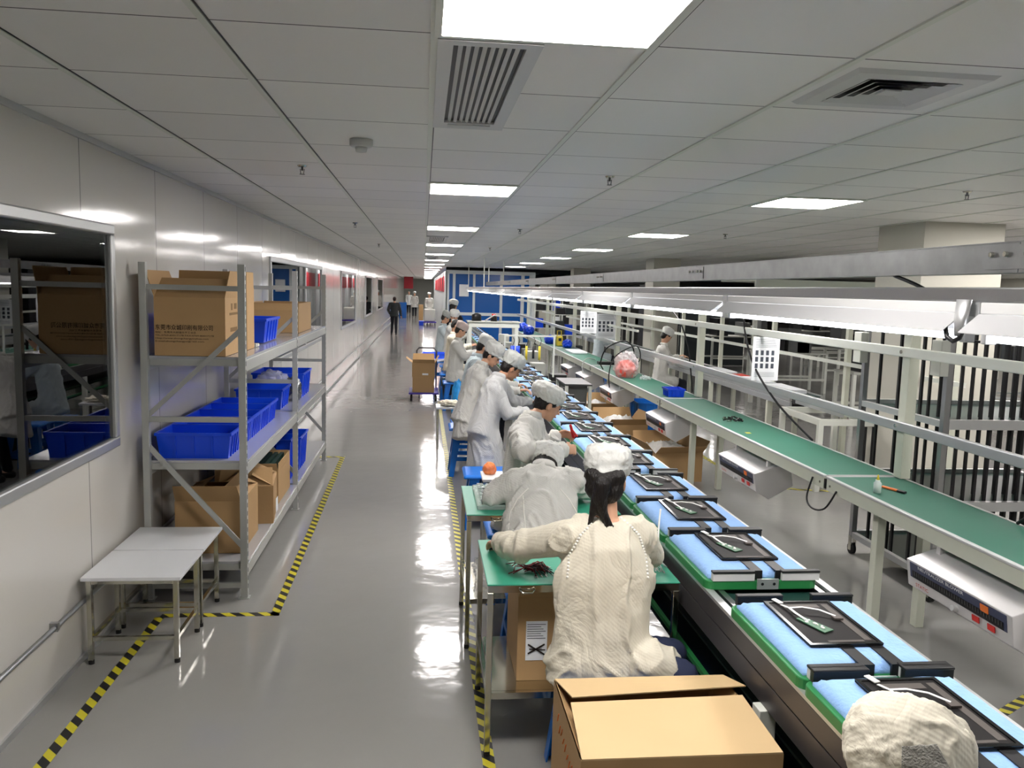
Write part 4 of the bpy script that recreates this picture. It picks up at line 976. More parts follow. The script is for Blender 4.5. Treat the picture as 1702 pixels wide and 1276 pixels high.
obj('socket', MB().loft([((LX - .04, 1.885, 1.905), (0, .026, 0), (.012, 0, 0)), ((LX - .045, 1.885, 1.85), (0, .02, 0), (.012, 0, 0)), ((LX - .045, 1.885, 1.815), (0, .014, 0), (.01, 0, 0))], 16), 'alu_rail', t, True)
obj('strap', MB().tube([(LX - .06, 1.85, 1.835), (LX - .062, 1.86, 1.812), (LX - .06, 1.885, 1.803), (LX - .06, 1.91, 1.812), (LX - .06, 1.92, 1.835)], .006, 8), 'black', t, True)

# ------------------------------------------------------------------ galvanised tray
GX = 1.95
tr_ = thing('cable_tray', 'galvanised metal cable tray running above the tube lamps', 'cable tray', (GX, 2, 2.0))
y = -.7; joints = []
while y < 26:
    yb = min(y + 3.25, 26.0); obj('tray_section', MB().box(GX, GX + .004, y, yb - .004, 2.0, 2.1).box(GX + .1, GX + .104, y, yb - .004, 2.0, 2.1).box(GX + .004, GX + .1, y, yb - .004, 2.0, 2.004).box(GX - .004, GX + .012, y, yb - .004, 2.1, 2.104), 'galv', tr_)
    joints.append(yb); y = yb
for yj in joints[:-1]:
    pl = obj('joint_plate', MB().box(GX - .005, GX - .001, yj - .16, yj + .16, 2.012, 2.092), 'galv', tr_)
    for dy in (-.12, -.05, .05, .12): obj('bolt', MB().cyl((GX - .016, yj + dy, 2.062), (GX - .005, yj + dy, 2.062), .009, 8), 'chrome', pl)
for y in (20.8, 25.6): obj('hanger_rod', MB().cyl((GX + .05, y, 2.004), (GX + .05, y, H), .014, 10), 'white_paint', tr_)

# ------------------------------------------------------------------ green bench line with upper frame
EX0, EX1, EZ = 2.5, 2.99, .80
seams = [.9, 4.79, 8.42, 12.1, 15.8, 19.5, 23.2]
names_b = ['nearest green topped bench section with white edge', 'second green topped bench section holding black parts', 'third green topped bench section with the blue basket', 'fourth green topped bench section with black cables', 'fifth green topped bench section with white papers', 'farthest green topped bench section with blue bags']
for i in range(6):
    y0, y1 = seams[i], seams[i + 1] - .03
    t = thing('workbench', names_b[i], 'workbench', (EX0, y0, 0), 'green topped bench sections')
    obj('worktop', MB().box(EX0 + .025, EX1 - .02, y0 + .012, y1 - .012, EZ - .01, EZ), 'green_mat', t)
    obj('edge_trim', MB().box(EX0 - .004, EX0 + .025, y0, y1, EZ - .012, EZ + .003).box(EX1 - .02, EX1, y0, y1, EZ - .012, EZ + .003).box(EX0 + .025, EX1 - .02, y0, y0 + .012, EZ - .012, EZ + .003).box(EX0 + .025, EX1 - .02, y1 - .012, y1, EZ - .012, EZ + .003), 'plastic_white', t, bevel=.004)
    obj('apron', MB().box(EX0 + .002, EX0 + .022, y0 + .004, y1 - .004, EZ - .085, EZ - .012).box(EX1 - .022, EX1 - .002, y0 + .004, y1 - .004, EZ - .085, EZ - .012), 'cream_paint', t)
    obj('end_cap', MB().box(EX0 + .004, EX0 + .018, y0 - .014, y0 + .004, EZ - .08, EZ - .02), 'black', t)
    for yy in (y0 + .05, y1 - .05): obj('screw', MB().cyl((EX0 - .003, yy, EZ - .05), (EX0 + .002, yy, EZ - .05), .008, 8), 'chrome', t)
    for yy in ([3.2 + .0, 4.36] if i == 0 else [y1 - .72]):
        if i == 0 and yy < 4: continue
        for x in (EX0 + .13, EX1 - .08): obj('leg', MB().box(x - .025, x + .025, yy - .03, yy + .03, 0, EZ - .086), 'cream_paint', t, bevel=.003)
        obj('cross_bar', MB().box(EX0 + .022, EX1 - .022, yy - .02, yy + .02, EZ - .085, EZ - .04), 'cream_paint', t)
fr_ = thing('overhead_frame', 'white post and rail frame standing along the back of the green benches', 'frame', (2.97, 4.7, 0))
for y in (1.0, 4.72, 8.55, 12.35, 16.0, 19.6, 23.3):
    obj('post', MB().box(2.935, 3.0, y - .04, y + .04, 0 if False else EZ + .004, 1.84), 'cream_paint', fr_, bevel=.004)
for z, x in ((1.585, 2.925), (1.13, 2.925)):
    ro = obj('rail', MB().box(x - .025, x + .008, .3, 25.5, z - .03, z + .03), 'alu_rail' if z < 1.3 else 'white_paint', fr_, bevel=.006)
    for y in (4.72, 8.55, 12.35): obj('bolt', MB().cyl((x - .03, y, z), (x - .025, y, z), .012, 8), 'chrome', ro)
for y in (12.0, 15.9, 19.4): obj('shelf_bar', MB().box(2.93, 2.96, y - .9, y + .9, 1.36, 1.39), 'white_paint', fr_)

def papers(x, y, z0, z1, wd, lab):
    t = thing('hanging_document', lab, 'document', (x, y, z0), 'papers hanging from the frame')
    obj('sheet', MB().box(x - wd / 2, x + wd / 2, y, y + .004, z0, z1), 'paper', t)
    k_ = MB(); h = z1 - z0
    for j in range(6): k_.box(x - wd * .4, x + wd * (.3 + .02 * j), y - .0012, y - .0004, z1 - h * (.06 + .035 * j), z1 - h * (.053 + .035 * j))
    for j in range(3):
        for i in range(4): k_.box(x - wd * .4 + i * wd * .2, x - wd * .4 + i * wd * .2 + wd * .11, y - .0012, y - .0004, z1 - h * (.42 + .15 * j), z1 - h * (.31 + .15 * j))
    for j in range(4): k_.box(x - wd * .4, x + wd * .35, y - .0012, y - .0004, z1 - h * (.82 + .03 * j), z1 - h * (.815 + .03 * j))
    obj('printed_lines', k_, 'ink', t); return t
papers(2.965, 6.85, 1.17, 1.55, .24, 'white instruction sheet with rows of small pictures hanging on the near frame')
papers(2.96, 13.1, 1.15, 1.55, .34, 'white instruction sheet hanging between the two frame rails in the distance')
papers(2.96, 14.6, 1.15, 1.55, .3, 'farther white instruction sheet beside the distant bluish coated worker')

# static blowers under the bench
def blower(y0, L, lab, detail=False):
    t = thing('static_blower', lab, 'blower', (2.4, y0, .44), 'boxy white blowers under the benches')
    P = [(.0, .19), (.02, .06), (.12, .0), (.3, .1), (.27, .28)]
    obj('casing', MB().prism(P, 'y', 0, L), 'ion_white', t, local=True, bevel=.004)
    a = V((0, 0, .19)); b_ = V((.02, 0, .06)); d_ = (b_ - a); n_ = V((-d_.z, 0, d_.x)).normalized(); n_ = -n_ if n_.x > 0 else n_
    def band(u0, u1, ya, yb, off): 
        p0 = a + d_ * u0 + n_ * off; p1 = a + d_ * u1 + n_ * off; q0 = a + d_ * u0 + n_ * (off - .004); q1 = a + d_ * u1 + n_ * (off - .004)
        return MB().hexa([(q0.x, ya, q0.z), (p0.x, ya, p0.z), (p0.x, yb, p0.z), (q0.x, yb, q0.z), (q1.x, ya, q1.z), (p1.x, ya, p1.z), (p1.x, yb, p1.z), (q1.x, yb, q1.z)])
    obj('label_panel', band(.06, .62, .03, L - .03, .002), 'ion_panel', t, local=True)
    obj('air_slot', band(.34, .6, .05, L - .05, .004), 'black', t, local=True)
    fins = MB()
    for i in range(int(L / .018)):
        bb = band(.35, .5, .055 + i * .018, .061 + i * .018, .006)
        if .055 + i * .018 < L - .06: fins.add(bb.v, bb.f)
    obj('grille_fins', fins, 'steel_dark', t, local=True)
    for yy in (.1, .2): obj('rocker_switch', band(.66, .86, yy, yy + .045, .008), 'red', t, local=True)
    obj('knob', MB().cyl((.004 - .012, .36, .085), (.02, .36, .08), .014, 14), 'plastic_white', t, local=True)
    obj('warning_mark', band(.12, .36, .14, .19, .005), 'orange', t, local=True)
    obj('hanger_plate', MB().box(.12, .2, .05, .08, .2, .274).box(.12, .2, L - .08, L - .05, .2, .274), 'ion_white', t, local=True)
    return t
b1 = blower(2.98, .74, 'white static blower with red switches under the nearest bench')
y_t = V((0, -1, 0)); up_ = V((.02, 0, .13)).normalized() * 1; up_ = V((-.15, 0, .99))
text_at(b1, 'printed_text', 'NEUTRALIZER BLOWER', .022, 'laminate', (2.4 - .0015, 3.62, .606), (0, -1, 0), up_, .34)
text_at(b1, 'printed_text', 'STATIC', .024, 'print_red', (2.4 + .009, 3.64, .517), (0, -1, 0), up_, .1)
for i, (y, lab) in enumerate(((5.62, 'white static blower under the second bench section, beyond the blue pads'), (7.85, 'white static blower above the cardboard boxes on the floor'), (10.2, 'white static blower under the bench near the blue tub'), (12.0, 'small distant white static blower behind the grey capped worker'), (13.4, 'farthest white static blower under the bench'))):
    dup(b1, (2.4, y, .43), label=lab)

# cables at the bench seams
cable([(2.496, 4.93, .76), (2.46, 4.92, .63), (2.45, 4.82, .585), (2.46, 4.68, .62), (2.496, 4.62, .74)], .006, 'looped black cable hanging under the seam of the two nearest benches')
cable([(2.95, 7.35, 1.8), (2.9, 7.2, 1.6), (2.88, 6.9, 1.3), (2.92, 6.45, 1.02), (2.99, 5.95, .81)], .009, 'thick black cable sagging from the lamps behind the second bench')
cable([(2.92, 3.6, 1.83), (2.86, 3.5, 1.6), (2.9, 3.46, 1.3), (2.97, 3.5, 1.0), (2.96, 3.7, .81)], .009, 'black cable dropping from the near lamp socket at the right edge')
cable([(2.9, 9.6, 1.75), (2.92, 9.2, 1.6), (2.95, 8.95, 1.35), (2.98, 8.9, 1.1), (3.02, 8.9, .81)], .008, 'black cable behind the second post next to the seated white coat')
cable([(GX + .02, 3.3, 2.0), (GX + .03, 3.15, 1.96), (GX + .06, 3.0, 1.9)], .008, 'short black cable coming out below the galvanised tray')
cable([(2.5, 11.2, .83), (2.42, 11.0, .95), (2.48, 10.9, 1.15), (2.7, 10.8, 1.25), (2.85, 10.9, 1.1), (2.75, 11.0, .84)], .009, 'thick black cable looping over the fourth bench section')
cable([(2.49, 10.6, .5), (2.46, 10.65, .8), (2.55, 10.7, 1.05), (2.8, 10.6, 1.2), (2.88, 10.7, 1.0), (2.7, 10.75, .83)], .008, 'black cable hanging in front of the bench beside the foamy boxes')
cable([(2.49, 12.4, .55), (2.46, 12.5, .75), (2.55, 12.6, .86), (2.75, 12.9, .82)], .008, 'pale cable draped over the front edge of a far bench', 'plastic_white')

# things on the bench
o = obj('glue_bottle', MB().loft([((0, 0, 0), (.021, 0, 0), (0, .021, 0)), ((0, 0, .055), (.022, 0, 0), (0, .022, 0)), ((0, 0, .066), (.013, 0, 0), (0, .013, 0)), ((0, 0, .075), (.013, 0, 0), (0, .013, 0))], 18), 'bottle', smooth=True)
bo = thing('glue_bottle', 'small white squeeze bottle with yellow tip standing on the near green bench', 'bottle', (2.60, 4.36, EZ)); o.parent = bo; o.name = 'bottle_body'
obj('nozzle', MB().loft([((0, 0, .075), (.009, 0, 0), (0, .009, 0)), ((0, 0, .105), (.0025, 0, 0), (0, .0025, 0))], 10), 'yellow', bo, True, local=True)
kn = thing('utility_knife', 'orange and black utility knife lying next to the glue bottle', 'knife', (2.72, 4.4, EZ))
obj('handle', MB().beam((2.695, 4.47, EZ + .009), (2.74, 4.35, EZ + .009), .02, .012), 'orange', kn, bevel=.004)
obj('grip', MB().beam((2.73, 4.37, EZ + .009), (2.75, 4.32, EZ + .009), .022, .014), 'black', kn, bevel=.004)
cl = thing('parts_cluster', 'small heap of black and silver clips on the second bench', 'parts', (2.72, 6.9, EZ))
rnd = random.Random(5)
for i in range(16):
    p = V((2.72 + rnd.uniform(-.09, .09), 6.95 + rnd.uniform(-.09, .09), EZ + .008)); q = p + V((rnd.uniform(-.04, .04), rnd.uniform(-.04, .04), rnd.uniform(0, .02)))
    obj('clip', MB().beam(p, q, .014, .012), ['black', 'black', 'chrome'][i % 3], cl)
o = obj('paper_scrap', MB().box(2.6, 2.64, 6.28, 6.33, EZ + .0004, EZ + .002), 'yellow'); tag(o, 'tiny yellow paper scrap on the second bench', 'paper')
bk = bin_thing(2.62, 2.80, 8.5, 8.72, EZ, .085, 'small deep blue basket standing on the third bench at the seam')
rb_ = thing('bag_of_red_parts', 'clear plastic bag filled with coral red parts on the third bench', 'bag', (2.62, 10.35, EZ))
blob('red_parts', (2.62, 10.4, EZ + .105), (.135, .12, .13), 'coral', .08, 3, 4, 2, rb_)
blob('plastic_film', (2.63, 10.4, EZ + .15), (.155, .14, .19), 'film', .22, 3, 5, 6, rb_)
tag(blob('crumpled_film', (2.83, 10.2, EZ + .02), (.07, .06, .03), 'film', .4, 3, 4, 9), 'small crumple of clear film beside the bag of red parts', 'plastic film')
o = obj('power_supply', MB().box(2.66, 2.9, 12.2, 12.36, EZ, EZ + .045), 'black', bevel=.005); tag(o, 'flat black power box on the fourth bench under the cables', 'power supply')
o = obj('paper_stack', MB().box(2.6, 2.88, 14.2, 14.9, EZ, EZ + .04), 'paper', bevel=.01); tag(o, 'white padded sheets lying on the fifth bench', 'paper stack')
for i, (x, y, s_, m_, lab) in enumerate(((2.62, 16.9, .1, 'blue_bin', 'blue plastic bag lump on the far bench left of the yellow tester'), (2.8, 15.8, .09, 'blue_bin', 'blue plastic lump right of the yellow tester'), (2.6, 20.2, .13, 'blue_bin', 'bright blue plastic bundle on the farthest bench, nearer one'), (2.65, 21.8, .13, 'blue_bin', 'bright blue plastic bundle at the far end of the benches'), (2.75, 21.0, .1, 'film_dense', 'white plastic lump between the far blue bundles'))):
    tag(blob('plastic_bundle', (x, y, EZ + s_ * .75), (s_, s_ * 1.6, s_), m_, .3, 3, 4, i), lab, 'plastic bundle')
t = thing('tester', 'yellow and white tester unit standing on a far bench', 'tester', (2.72, 16.3, EZ))
obj('body', MB().box(2.66, 2.78, 16.2, 16.4, EZ, EZ + .2), 'yellow', t, bevel=.02); obj('screen', MB().box(2.69, 2.75, 16.195, 16.2, EZ + .1, EZ + .16), 'black', t); obj('handle', MB().tube([(2.68, 16.3, EZ + .2), (2.68, 16.3, EZ + .3), (2.76, 16.3, EZ + .3), (2.76, 16.3, EZ + .2)], .01, 8), 'yellow', t, True)

# cardboard boxes with white film on the floor under the bench
def film_box(x0, x1, y0, y1, h, rot, lab, lab2, seed, fl=.14, angs=(2.3, 2.2, 2.5, 2.1)):
    t = carton(lab, x0, x1, y0, y1, 0, h, rot=rot, fl=fl, angs=angs, mat_='card')
    rnd = random.Random(seed); c = ((x0 + x1) / 2, (y0 + y1) / 2); W, L = (x1 - x0) / 2, (y1 - y0) / 2
    f = MB()
    nx = 26; zz = {}
    for j in range(nx + 1):
        for i in range(nx + 1):
            u, v = i / nx * 2 - 1, j / nx * 2 - 1
            h_ = h - .05 + .1 * (1 - u * u) * (1 - v * v) + .05 * noise.noise(V((u * 3, v * 3, seed))) + .035 * abs(noise.noise(V((u * 9, v * 9, seed))))
            f.v.append((u * (W - .012), v * (L - .012), h_))
    for j in range(nx):
        for i in range(nx): a = j * (nx + 1) + i; f.f.append((a, a + 1, a + nx + 2, a + nx + 1))
    o = obj('wrapped_parts', f, 'film_dense', None, True); o.location = (c[0], c[1], 0); o.rotation_euler = (0, 0, rot); LOCS[o.name] = (c[0], c[1], 0)
    tag(o, lab2, 'packing film', kind='stuff'); return t
film_box(2.3, 2.82, 7.95, 8.55, .3, .12, 'nearest open brown carton on the floor under the benches', 'white film wrapped parts heaped in the nearest floor carton', 1)
film_box(2.12, 2.62, 9.3, 9.85, .36, .1, 'middle open brown carton of packing film on the floor', 'white film wrapped parts in the middle floor carton', 2)
film_box(2.1, 2.6, 10.6, 11.3, .36, .05, 'farthest open brown carton with white film under the benches', 'white film bundles in the farthest floor carton', 3)
bin_thing(2.95, 3.4, 10.9, 11.4, 0, .4, 'bright blue tub on the floor behind the cartons', m_='blue_stool')

# ------------------------------------------------------------------ green side tables of the workers
def side_table(y0, y1, lab, x0=.27, x1=1.06, z=.73):
    t = thing('side_table', lab, 'table', ((x0 + x1) / 2, y0, 0), 'green topped side tables')
    obj('tabletop', MB().box(x0, x1, y0, y1, z - .006, z), 'green_table', t, bevel=.002)
    obj('top_frame', MB().box(x0 + .004, x1 - .004, y0 + .004, y0 + .024, z - .036, z - .007).box(x0 + .004, x1 - .004, y1 - .024, y1 - .004, z - .036, z - .007).box(x0 + .004, x0 + .024, y0 + .024, y1 - .024, z - .036, z - .007).box(x1 - .024, x1 - .004, y0 + .024, y1 - .024, z - .036, z - .007), 'chrome', t)
    for x in (x0 + .014, x1 - .014):
        for y in (y0 + .014, y1 - .014):
            lg = obj('leg', MB().box(x - .012, x + .012, y - .012, y + .012, .02, z - .037), 'chrome', t, bevel=.002); obj('foot_cap', MB().cyl((x, y, 0), (x, y, .022), .014, 10), 'rubber', lg)
    obj('lower_shelf', MB().box(x0 + .03, x1 - .03, y0 + .03, y1 - .03, .262, .27), 'chrome', t)
    obj('lower_frame', MB().box(x0 + .028, x1 - .028, y0 + .006, y0 + .024, .245, .272).box(x0 + .006, x0 + .024, y0 + .028, y1 - .028, .245, .272), 'chrome', t)
    obj('hook', MB().tube([(x0 + .13, y0 - .004, z - .02), (x0 + .14, y0 - .016, z - .03), (x0 + .18, y0 - .016, z - .03), (x0 + .19, y0 - .004, z - .02)], .004, 8), 'chrome', t, True)
    return t
side_table(3.15, 3.74, 'green topped chrome side table with wire bundles beside the ponytailed worker')
side_table(4.17, 4.80, 'green topped chrome side table carrying the clear parts tray', x0=.24)
# wire bundle
def wires(c, n, L, mats, lab, name, seed, spread=.06, dirs=(1, -.25)):
    t = thing(name, lab, 'wires', c); rnd = random.Random(seed)
    for i in range(n):
        a = rnd.uniform(0, 2 * PI) if rnd.random() < .35 else math.atan2(dirs[1], dirs[0]) + rnd.uniform(-.9, .9)
        p = V(c) + V((rnd.uniform(-.02, .02), rnd.uniform(-.02, .02), .004 + rnd.uniform(0, .02))); l = L * rnd.uniform(.6, 1.15)
        q = p + V((math.cos(a) * l, math.sin(a) * l, 0)); q.z = c[2] + .003; mm = (p + q) / 2 + V((rnd.uniform(-.02, .02), rnd.uniform(-.02, .02), rnd.uniform(.005, .025)))
        obj('wire', MB().tube([p, mm, q], .0022, 5), mats[i % len(mats)], t, True)
        if i % 2 == 0: obj('plug', MB().beam(q, q + (q - mm).normalized() * .012, .006, .005), 'plastic_white', t)
    return t
wires((.45, 3.3, .731), 46, .09, ['redwire', 'redwire', 'black'], 'bundle of dark red and black wires with white plugs on the near side table', 'wire_bundle', 3)
wires((.98, 3.34, .731), 34, .07, ['ribbon'], 'heap of white connector leads at the right corner of the near side table', 'connector_leads', 4, dirs=(-.1, -1))
o = cable([(1.03, 3.36, .75), (1.04, 3.42, .86), (1.06, 3.47, .95)], .004, 'white lead rising from the side table to the belt edge', 'ribbon')
o = thing('hand_tool', 'dark green handled pliers lying on the near side table', 'tool', (.36, 3.62, .731)); obj('handle', MB().tube([(.31, 3.6, .74), (.36, 3.62, .745), (.42, 3.58, .74)], .007, 8), 'dark_green', o, True); obj('handle', MB().tube([(.31, 3.57, .74), (.36, 3.6, .745), (.42, 3.59, .74)], .007, 8), 'black', o, True)
# clear blister tray
t = thing('blister_tray', 'clear plastic tray packed with small shiny parts on the far side table', 'tray', (.33, 4.3, .731))
obj('tray', MB().box(.30, .56, 4.25, 4.72, .731, .758), 'tray_clear', t, bevel=.006)
k_ = MB(); rnd = random.Random(9)
for i in range(5):
    for j in range(9):
        x_ = .325 + i * .048; y_ = 4.28 + j * .048; k_.box(x_, x_ + .036, y_, y_ + .034, .758, .768 + rnd.uniform(0, .006))
po_ = obj('pockets', k_, 'tray_clear', t); k_ = MB()
for i in range(34): x_ = .32 + rnd.random() * .22; y_ = 4.27 + rnd.random() * .42; k_.box(x_, x_ + .014, y_, y_ + .008, .766, .778)
join_into(po_, k_, 'alu')
tag(blob('plastic_bag', (.42, 4.45, .34), (.12, .2, .08), 'film', .3, 3, 4, 12), 'clear plastic bags heaped on the lower shelf of the far side table', 'plastic bag')
# carton below the near table
cb2 = carton('brown carton with white paper label standing on the lower shelf of the near side table', .41, .70, 3.26, 3.66, .271, .36, fl=.1, angs=(1.3, 1.4, 1.9, 1.2), mat_='card')
lb2 = obj('label', MB().box(.445, .535, 3.2575, 3.2585, .36, .53), 'paper', cb2)
k_ = MB()
for j in range(7): k_.box(.45, .528 - (j % 3) * .01, 3.2568, 3.2573, .455 + j * .01, .4575 + j * .01)
obj('printed_lines', k_, 'ink', lb2)
obj('crossed_mark', MB().beam((.455, 3.256, .39), (.525, 3.256, .43), .003, .006).beam((.455, 3.256, .43), (.525, 3.256, .385), .003, .006).beam((.46, 3.256, .41), (.528, 3.256, .405), .003, .004), 'print_dark', lb2)
# small white side table and chair things further on
def small_table(x, y, s_, z, lab, m_='laminate'):
    t = thing('small_table', lab, 'table', (x, y, 0), 'small white side tables')
    obj('tabletop', MB().box(x - s_, x + s_, y - s_, y + s_, z - .02, z), m_, t)
    for sx in (-1, 1):
        for sy in (-1, 1): obj('leg', MB().box(x + sx * (s_ - .02) - .012, x + sx * (s_ - .02) + .012, y + sy * (s_ - .02) - .012, y + sy * (s_ - .02) + .012, 0, z - .021), 'chrome', t)
    return t
small_table(.58, 5.86, .14, .55, 'small white topped table squeezed between two workers')
small_table(.33, 9.75, .16, .5, 'small table with white gloves near the trash bin')
tag(blob('glove_pile', (.33, 9.75, .53), (.12, .12, .04), 'coat_warm', .4, 4, 4, 7), 'pile of white gloves on the small table near the trash bin', 'gloves')
small_table(.18, 15.0, .25, .62, 'table with blue trays left of the far group of workers')
bin_thing(0.0, .4, 14.85, 15.15, .62, .1, 'light blue tray on the table left of the far workers', m_='bin_light')
o = tag(blob('orange_bag', (.50, 5.9, .59), (.05, .05, .05), 'orange_film', .12, 2, 4, 3), 'crumpled pale orange bag standing on the small white side table', 'bag')

# big carton in the foreground
fb = thing('cardboard_box', 'large open brown carton with folded flaps in the foreground', 'cardboard box', (.75, 2.35, 0))
X0, X1, YA, YB, Z = .455, 1.045, 2.12, 2.60, .60
obj('body', MB().box(X0, X1, YA, YB, 0, .005).box(X0, X0 + .005, YA, YB, .005, Z).box(X1 - .005, X1, YA, YB, .005, Z).box(X0 + .005, X1 - .005, YA, YA + .005, .005, Z).box(X0 + .005, X1 - .005, YB - .005, YB, .005, Z), 'card', fb)
obj('flap', MB().hexa([(X0 + .002, YA, Z), (X1 - .002, YA, Z), (X1 - .002, YA, Z + .005), (X0 + .002, YA, Z + .005), (X0 + .02, YA + .28, Z + .02), (X1 - .01, YA + .29, Z + .024), (X1 - .01, YA + .29, Z + .029), (X0 + .02, YA + .28, Z + .025)]), 'card_light', fb)
obj('flap', MB().hexa([(X0 + .002, YB, Z), (X1 - .002, YB, Z), (X1 - .002, YB, Z + .004), (X0 + .002, YB, Z + .004), (X0 + .035, YB - .15, Z + .012), (X1 + .03, YB - .12, Z + .02), (X1 + .03, YB - .12, Z + .024), (X0 + .035, YB - .15, Z + .016)]), 'card_light', fb)
obj('flap', MB().hexa([(X0, YA + .01, Z), (X0 + .004, YA + .01, Z), (X0 + .004, YB - .01, Z), (X0, YB - .01, Z), (X0 + .05, YA + .02, Z - .06), (X0 + .054, YA + .02, Z - .06), (X0 + .054, YB - .02, Z - .06), (X0 + .05, YB - .02, Z - .06)]), 'card', fb)
obj('flap', MB().hexa([(X1 - .004, YA + .01, Z), (X1, YA + .01, Z), (X1, YB - .01, Z), (X1 - .004, YB - .01, Z), (X1 - .06, YA + .02, Z - .05), (X1 - .056, YA + .02, Z - .05), (X1 - .056, YB - .02, Z - .05), (X1 - .06, YB - .02, Z - .05)]), 'card', fb)
obj('label', MB().box(X0 - .001, X0, YA + .06, YA + .15, .38, .47), 'paper', fb)
k_ = MB(); rnd = random.Random(2)
for i in range(9): k_.beam((X0 - .0008, YB - .1 - i * .035, .50 - i * .004 + rnd.uniform(-.01, .01)), (X0 - .0008, YB - .12 - i * .035, .535 - i * .004 + rnd.uniform(-.01, .01)), .001, .005, up=(1, 0, 0))
obj('printed_mark', k_, 'orange', fb)

# trolley with cartons, trash bin
t = thing('platform_trolley', 'purple blue platform trolley with bent grey handle in the aisle', 'trolley', (.1, 13.9, 0))
obj('deck', MB().box(-.22, .28, 13.65, 14.4, .12, .15), 'purple', t, bevel=.01)
for x in (-.18, .23):
    for y in (13.74, 14.3): obj('caster', MB().cyl((x - .015, y, .045), (x + .015, y, .045), .045, 14).box(x - .012, x + .012, y - .02, y + .02, .07, .12), 'black', t)
obj('handle', MB().tube([(-.1, 14.36, .15), (-.1, 14.36, .8), (-.06, 14.36, .85), (.2, 14.36, .85), (.24, 14.36, .8), (.24, 14.36, .15)], .014, 8), 'steel_dark', t, True)
carton('lower brown carton on the platform trolley', -.16, .2, 13.7, 14.15, .151, .25, flaps=(0, 0, 0, 0), mat_='card')
bx = carton('upper open brown carton on the platform trolley', -.17, .21, 13.72, 14.12, .402, .24, fl=.13, angs=(2.5, 2.1, 2.6, 1.9), mat_='card')
obj('label', MB().box(.0, .1, 13.718, 13.7195, .44, .47), 'paper', bx)
tag(blob('packed_parts', (.02, 13.92, .62), (.15, .17, .06), 'film_dense', .3, 3, 4, 5), 'white packed sheets showing in the upper trolley carton', 'packed sheets')
t = thing('trash_bin', 'dark trash bin with blue liner beside the trolley', 'trash bin', (.36, 12.0, 0))
t.location = (.45, 13.42, 0); LOCS[t.name] = (.45, 13.42, 0)
obj('bin', MB().loft([((0, 0, 0), (.1, 0, 0), (0, .1, 0)), ((0, 0, .42), (.135, 0, 0), (0, .135, 0))], 20), 'navy', t, True, local=True)
obj('liner', MB().loft([((0, 0, .3), (.142, 0, 0), (0, .142, 0)), ((0, 0, .43), (.15, 0, 0), (0, .15, 0)), ((0, 0, .44), (.12, 0, 0), (0, .12, 0))], 20), 'binbag', t, True, local=True)
tag(blob('blue_bag', (.52, 11.9, .26), (.1, .12, .3), 'bag_blue', .2, 3, 4, 8), 'bright blue liner bag hanging beside the glove table', 'bag')

# gantry over the line at the far group
t = thing('line_gantry', 'white bench frame bridging the belt beyond the pinkish capped worker', 'frame', (1.1, 15, 0))
obj('beam', MB().box(.82, 1.75, 14.9, 15.02, 1.2, 1.29), 'white_paint', t, bevel=.004); obj('top', MB().box(.8, 1.78, 14.88, 15.5, 1.292, 1.305), 'machine_l', t)
for x in (.85, 1.7): 
    for y in (14.93, 15.4): obj('leg', MB().box(x - .03, x + .03, y - .03, y + .03, 0, 1.199 if y < 15 else 1.291), 'white_paint', t)
o = obj('black_case', MB().loft([((.98, 15.2, 1.306), (.09, 0, 0), (0, .1, 0)), ((.98, 15.2, 1.42), (.085, 0, 0), (0, .09, 0)), ((.98, 15.2, 1.45), (.03, 0, 0), (0, .05, 0))], 14), 'black', smooth=True); tag(o, 'rounded black case on top of the white gantry', 'case')
t = thing('heat_gun_stand', 'black and red coiled tool standing on the gantry', 'tool', (1.3, 15.2, 1.306))
obj('body', MB().cyl((1.3, 15.2, 1.306), (1.3, 15.2, 1.4), .06, 14), 'black', t, True); obj('coil', MB().tube([(1.13, 15.1, 1.312), (1.2, 15.1, 1.36), (1.3, 15.1, 1.42), (1.4, 15.1, 1.4), (1.42, 15.15, 1.312)], .012, 8), 'plastic_white', t, True); obj('cap', MB().cyl((1.3, 15.2, 1.401), (1.3, 15.2, 1.44), .04, 12), 'red', t, True)
# a stand with blue tool before it
t = thing('screwdriver_stand', 'cluttered tool stand with blue and yellow drivers over the belt', 'tool stand', (1.2, 10.6, .85))
obj('post', MB().box(1.04, 1.06, 10.5, 10.52, .782, 1.3).box(1.04, 1.7, 10.5, 10.52, 1.3, 1.32).box(1.68, 1.7, 10.5, 10.52, .782, 1.3), 'white_paint', t)
for i, (x, m_) in enumerate(((1.15, 'blue_bin'), (1.22, 'blue_bin'), (1.33, 'yellow'), (1.42, 'black'), (1.5, 'yellow'))):
    obj('driver', MB().cyl((x, 10.5, 1.0 + .02 * (i % 2)), (x, 10.5, 1.18), .028 if i < 2 else .016, 10), m_, t, True); obj('cord', MB().tube([(x, 10.5, 1.18), (x + .02, 10.48, 1.25), (x, 10.5, 1.3)], .004, 6), 'black', t, True)
t = thing('soldering_bench', 'white machine table with dark units at the right of the belt', 'machine', (1.9, 10.0, 0))
obj('tabletop', MB().box(1.66, 1.98, 9.4, 10.1, .80, .82), 'steel_dark', t); obj('body', MB().box(1.70, 1.94, 9.5, 10.0, .55, .799), 'machine', t)
for x in (1.68, 1.96):
    for y in (9.43, 10.07): obj('leg', MB().box(x - .018, x + .018, y - .02, y + .02, 0, .80), 'white_paint', t)
rnd = random.Random(12)
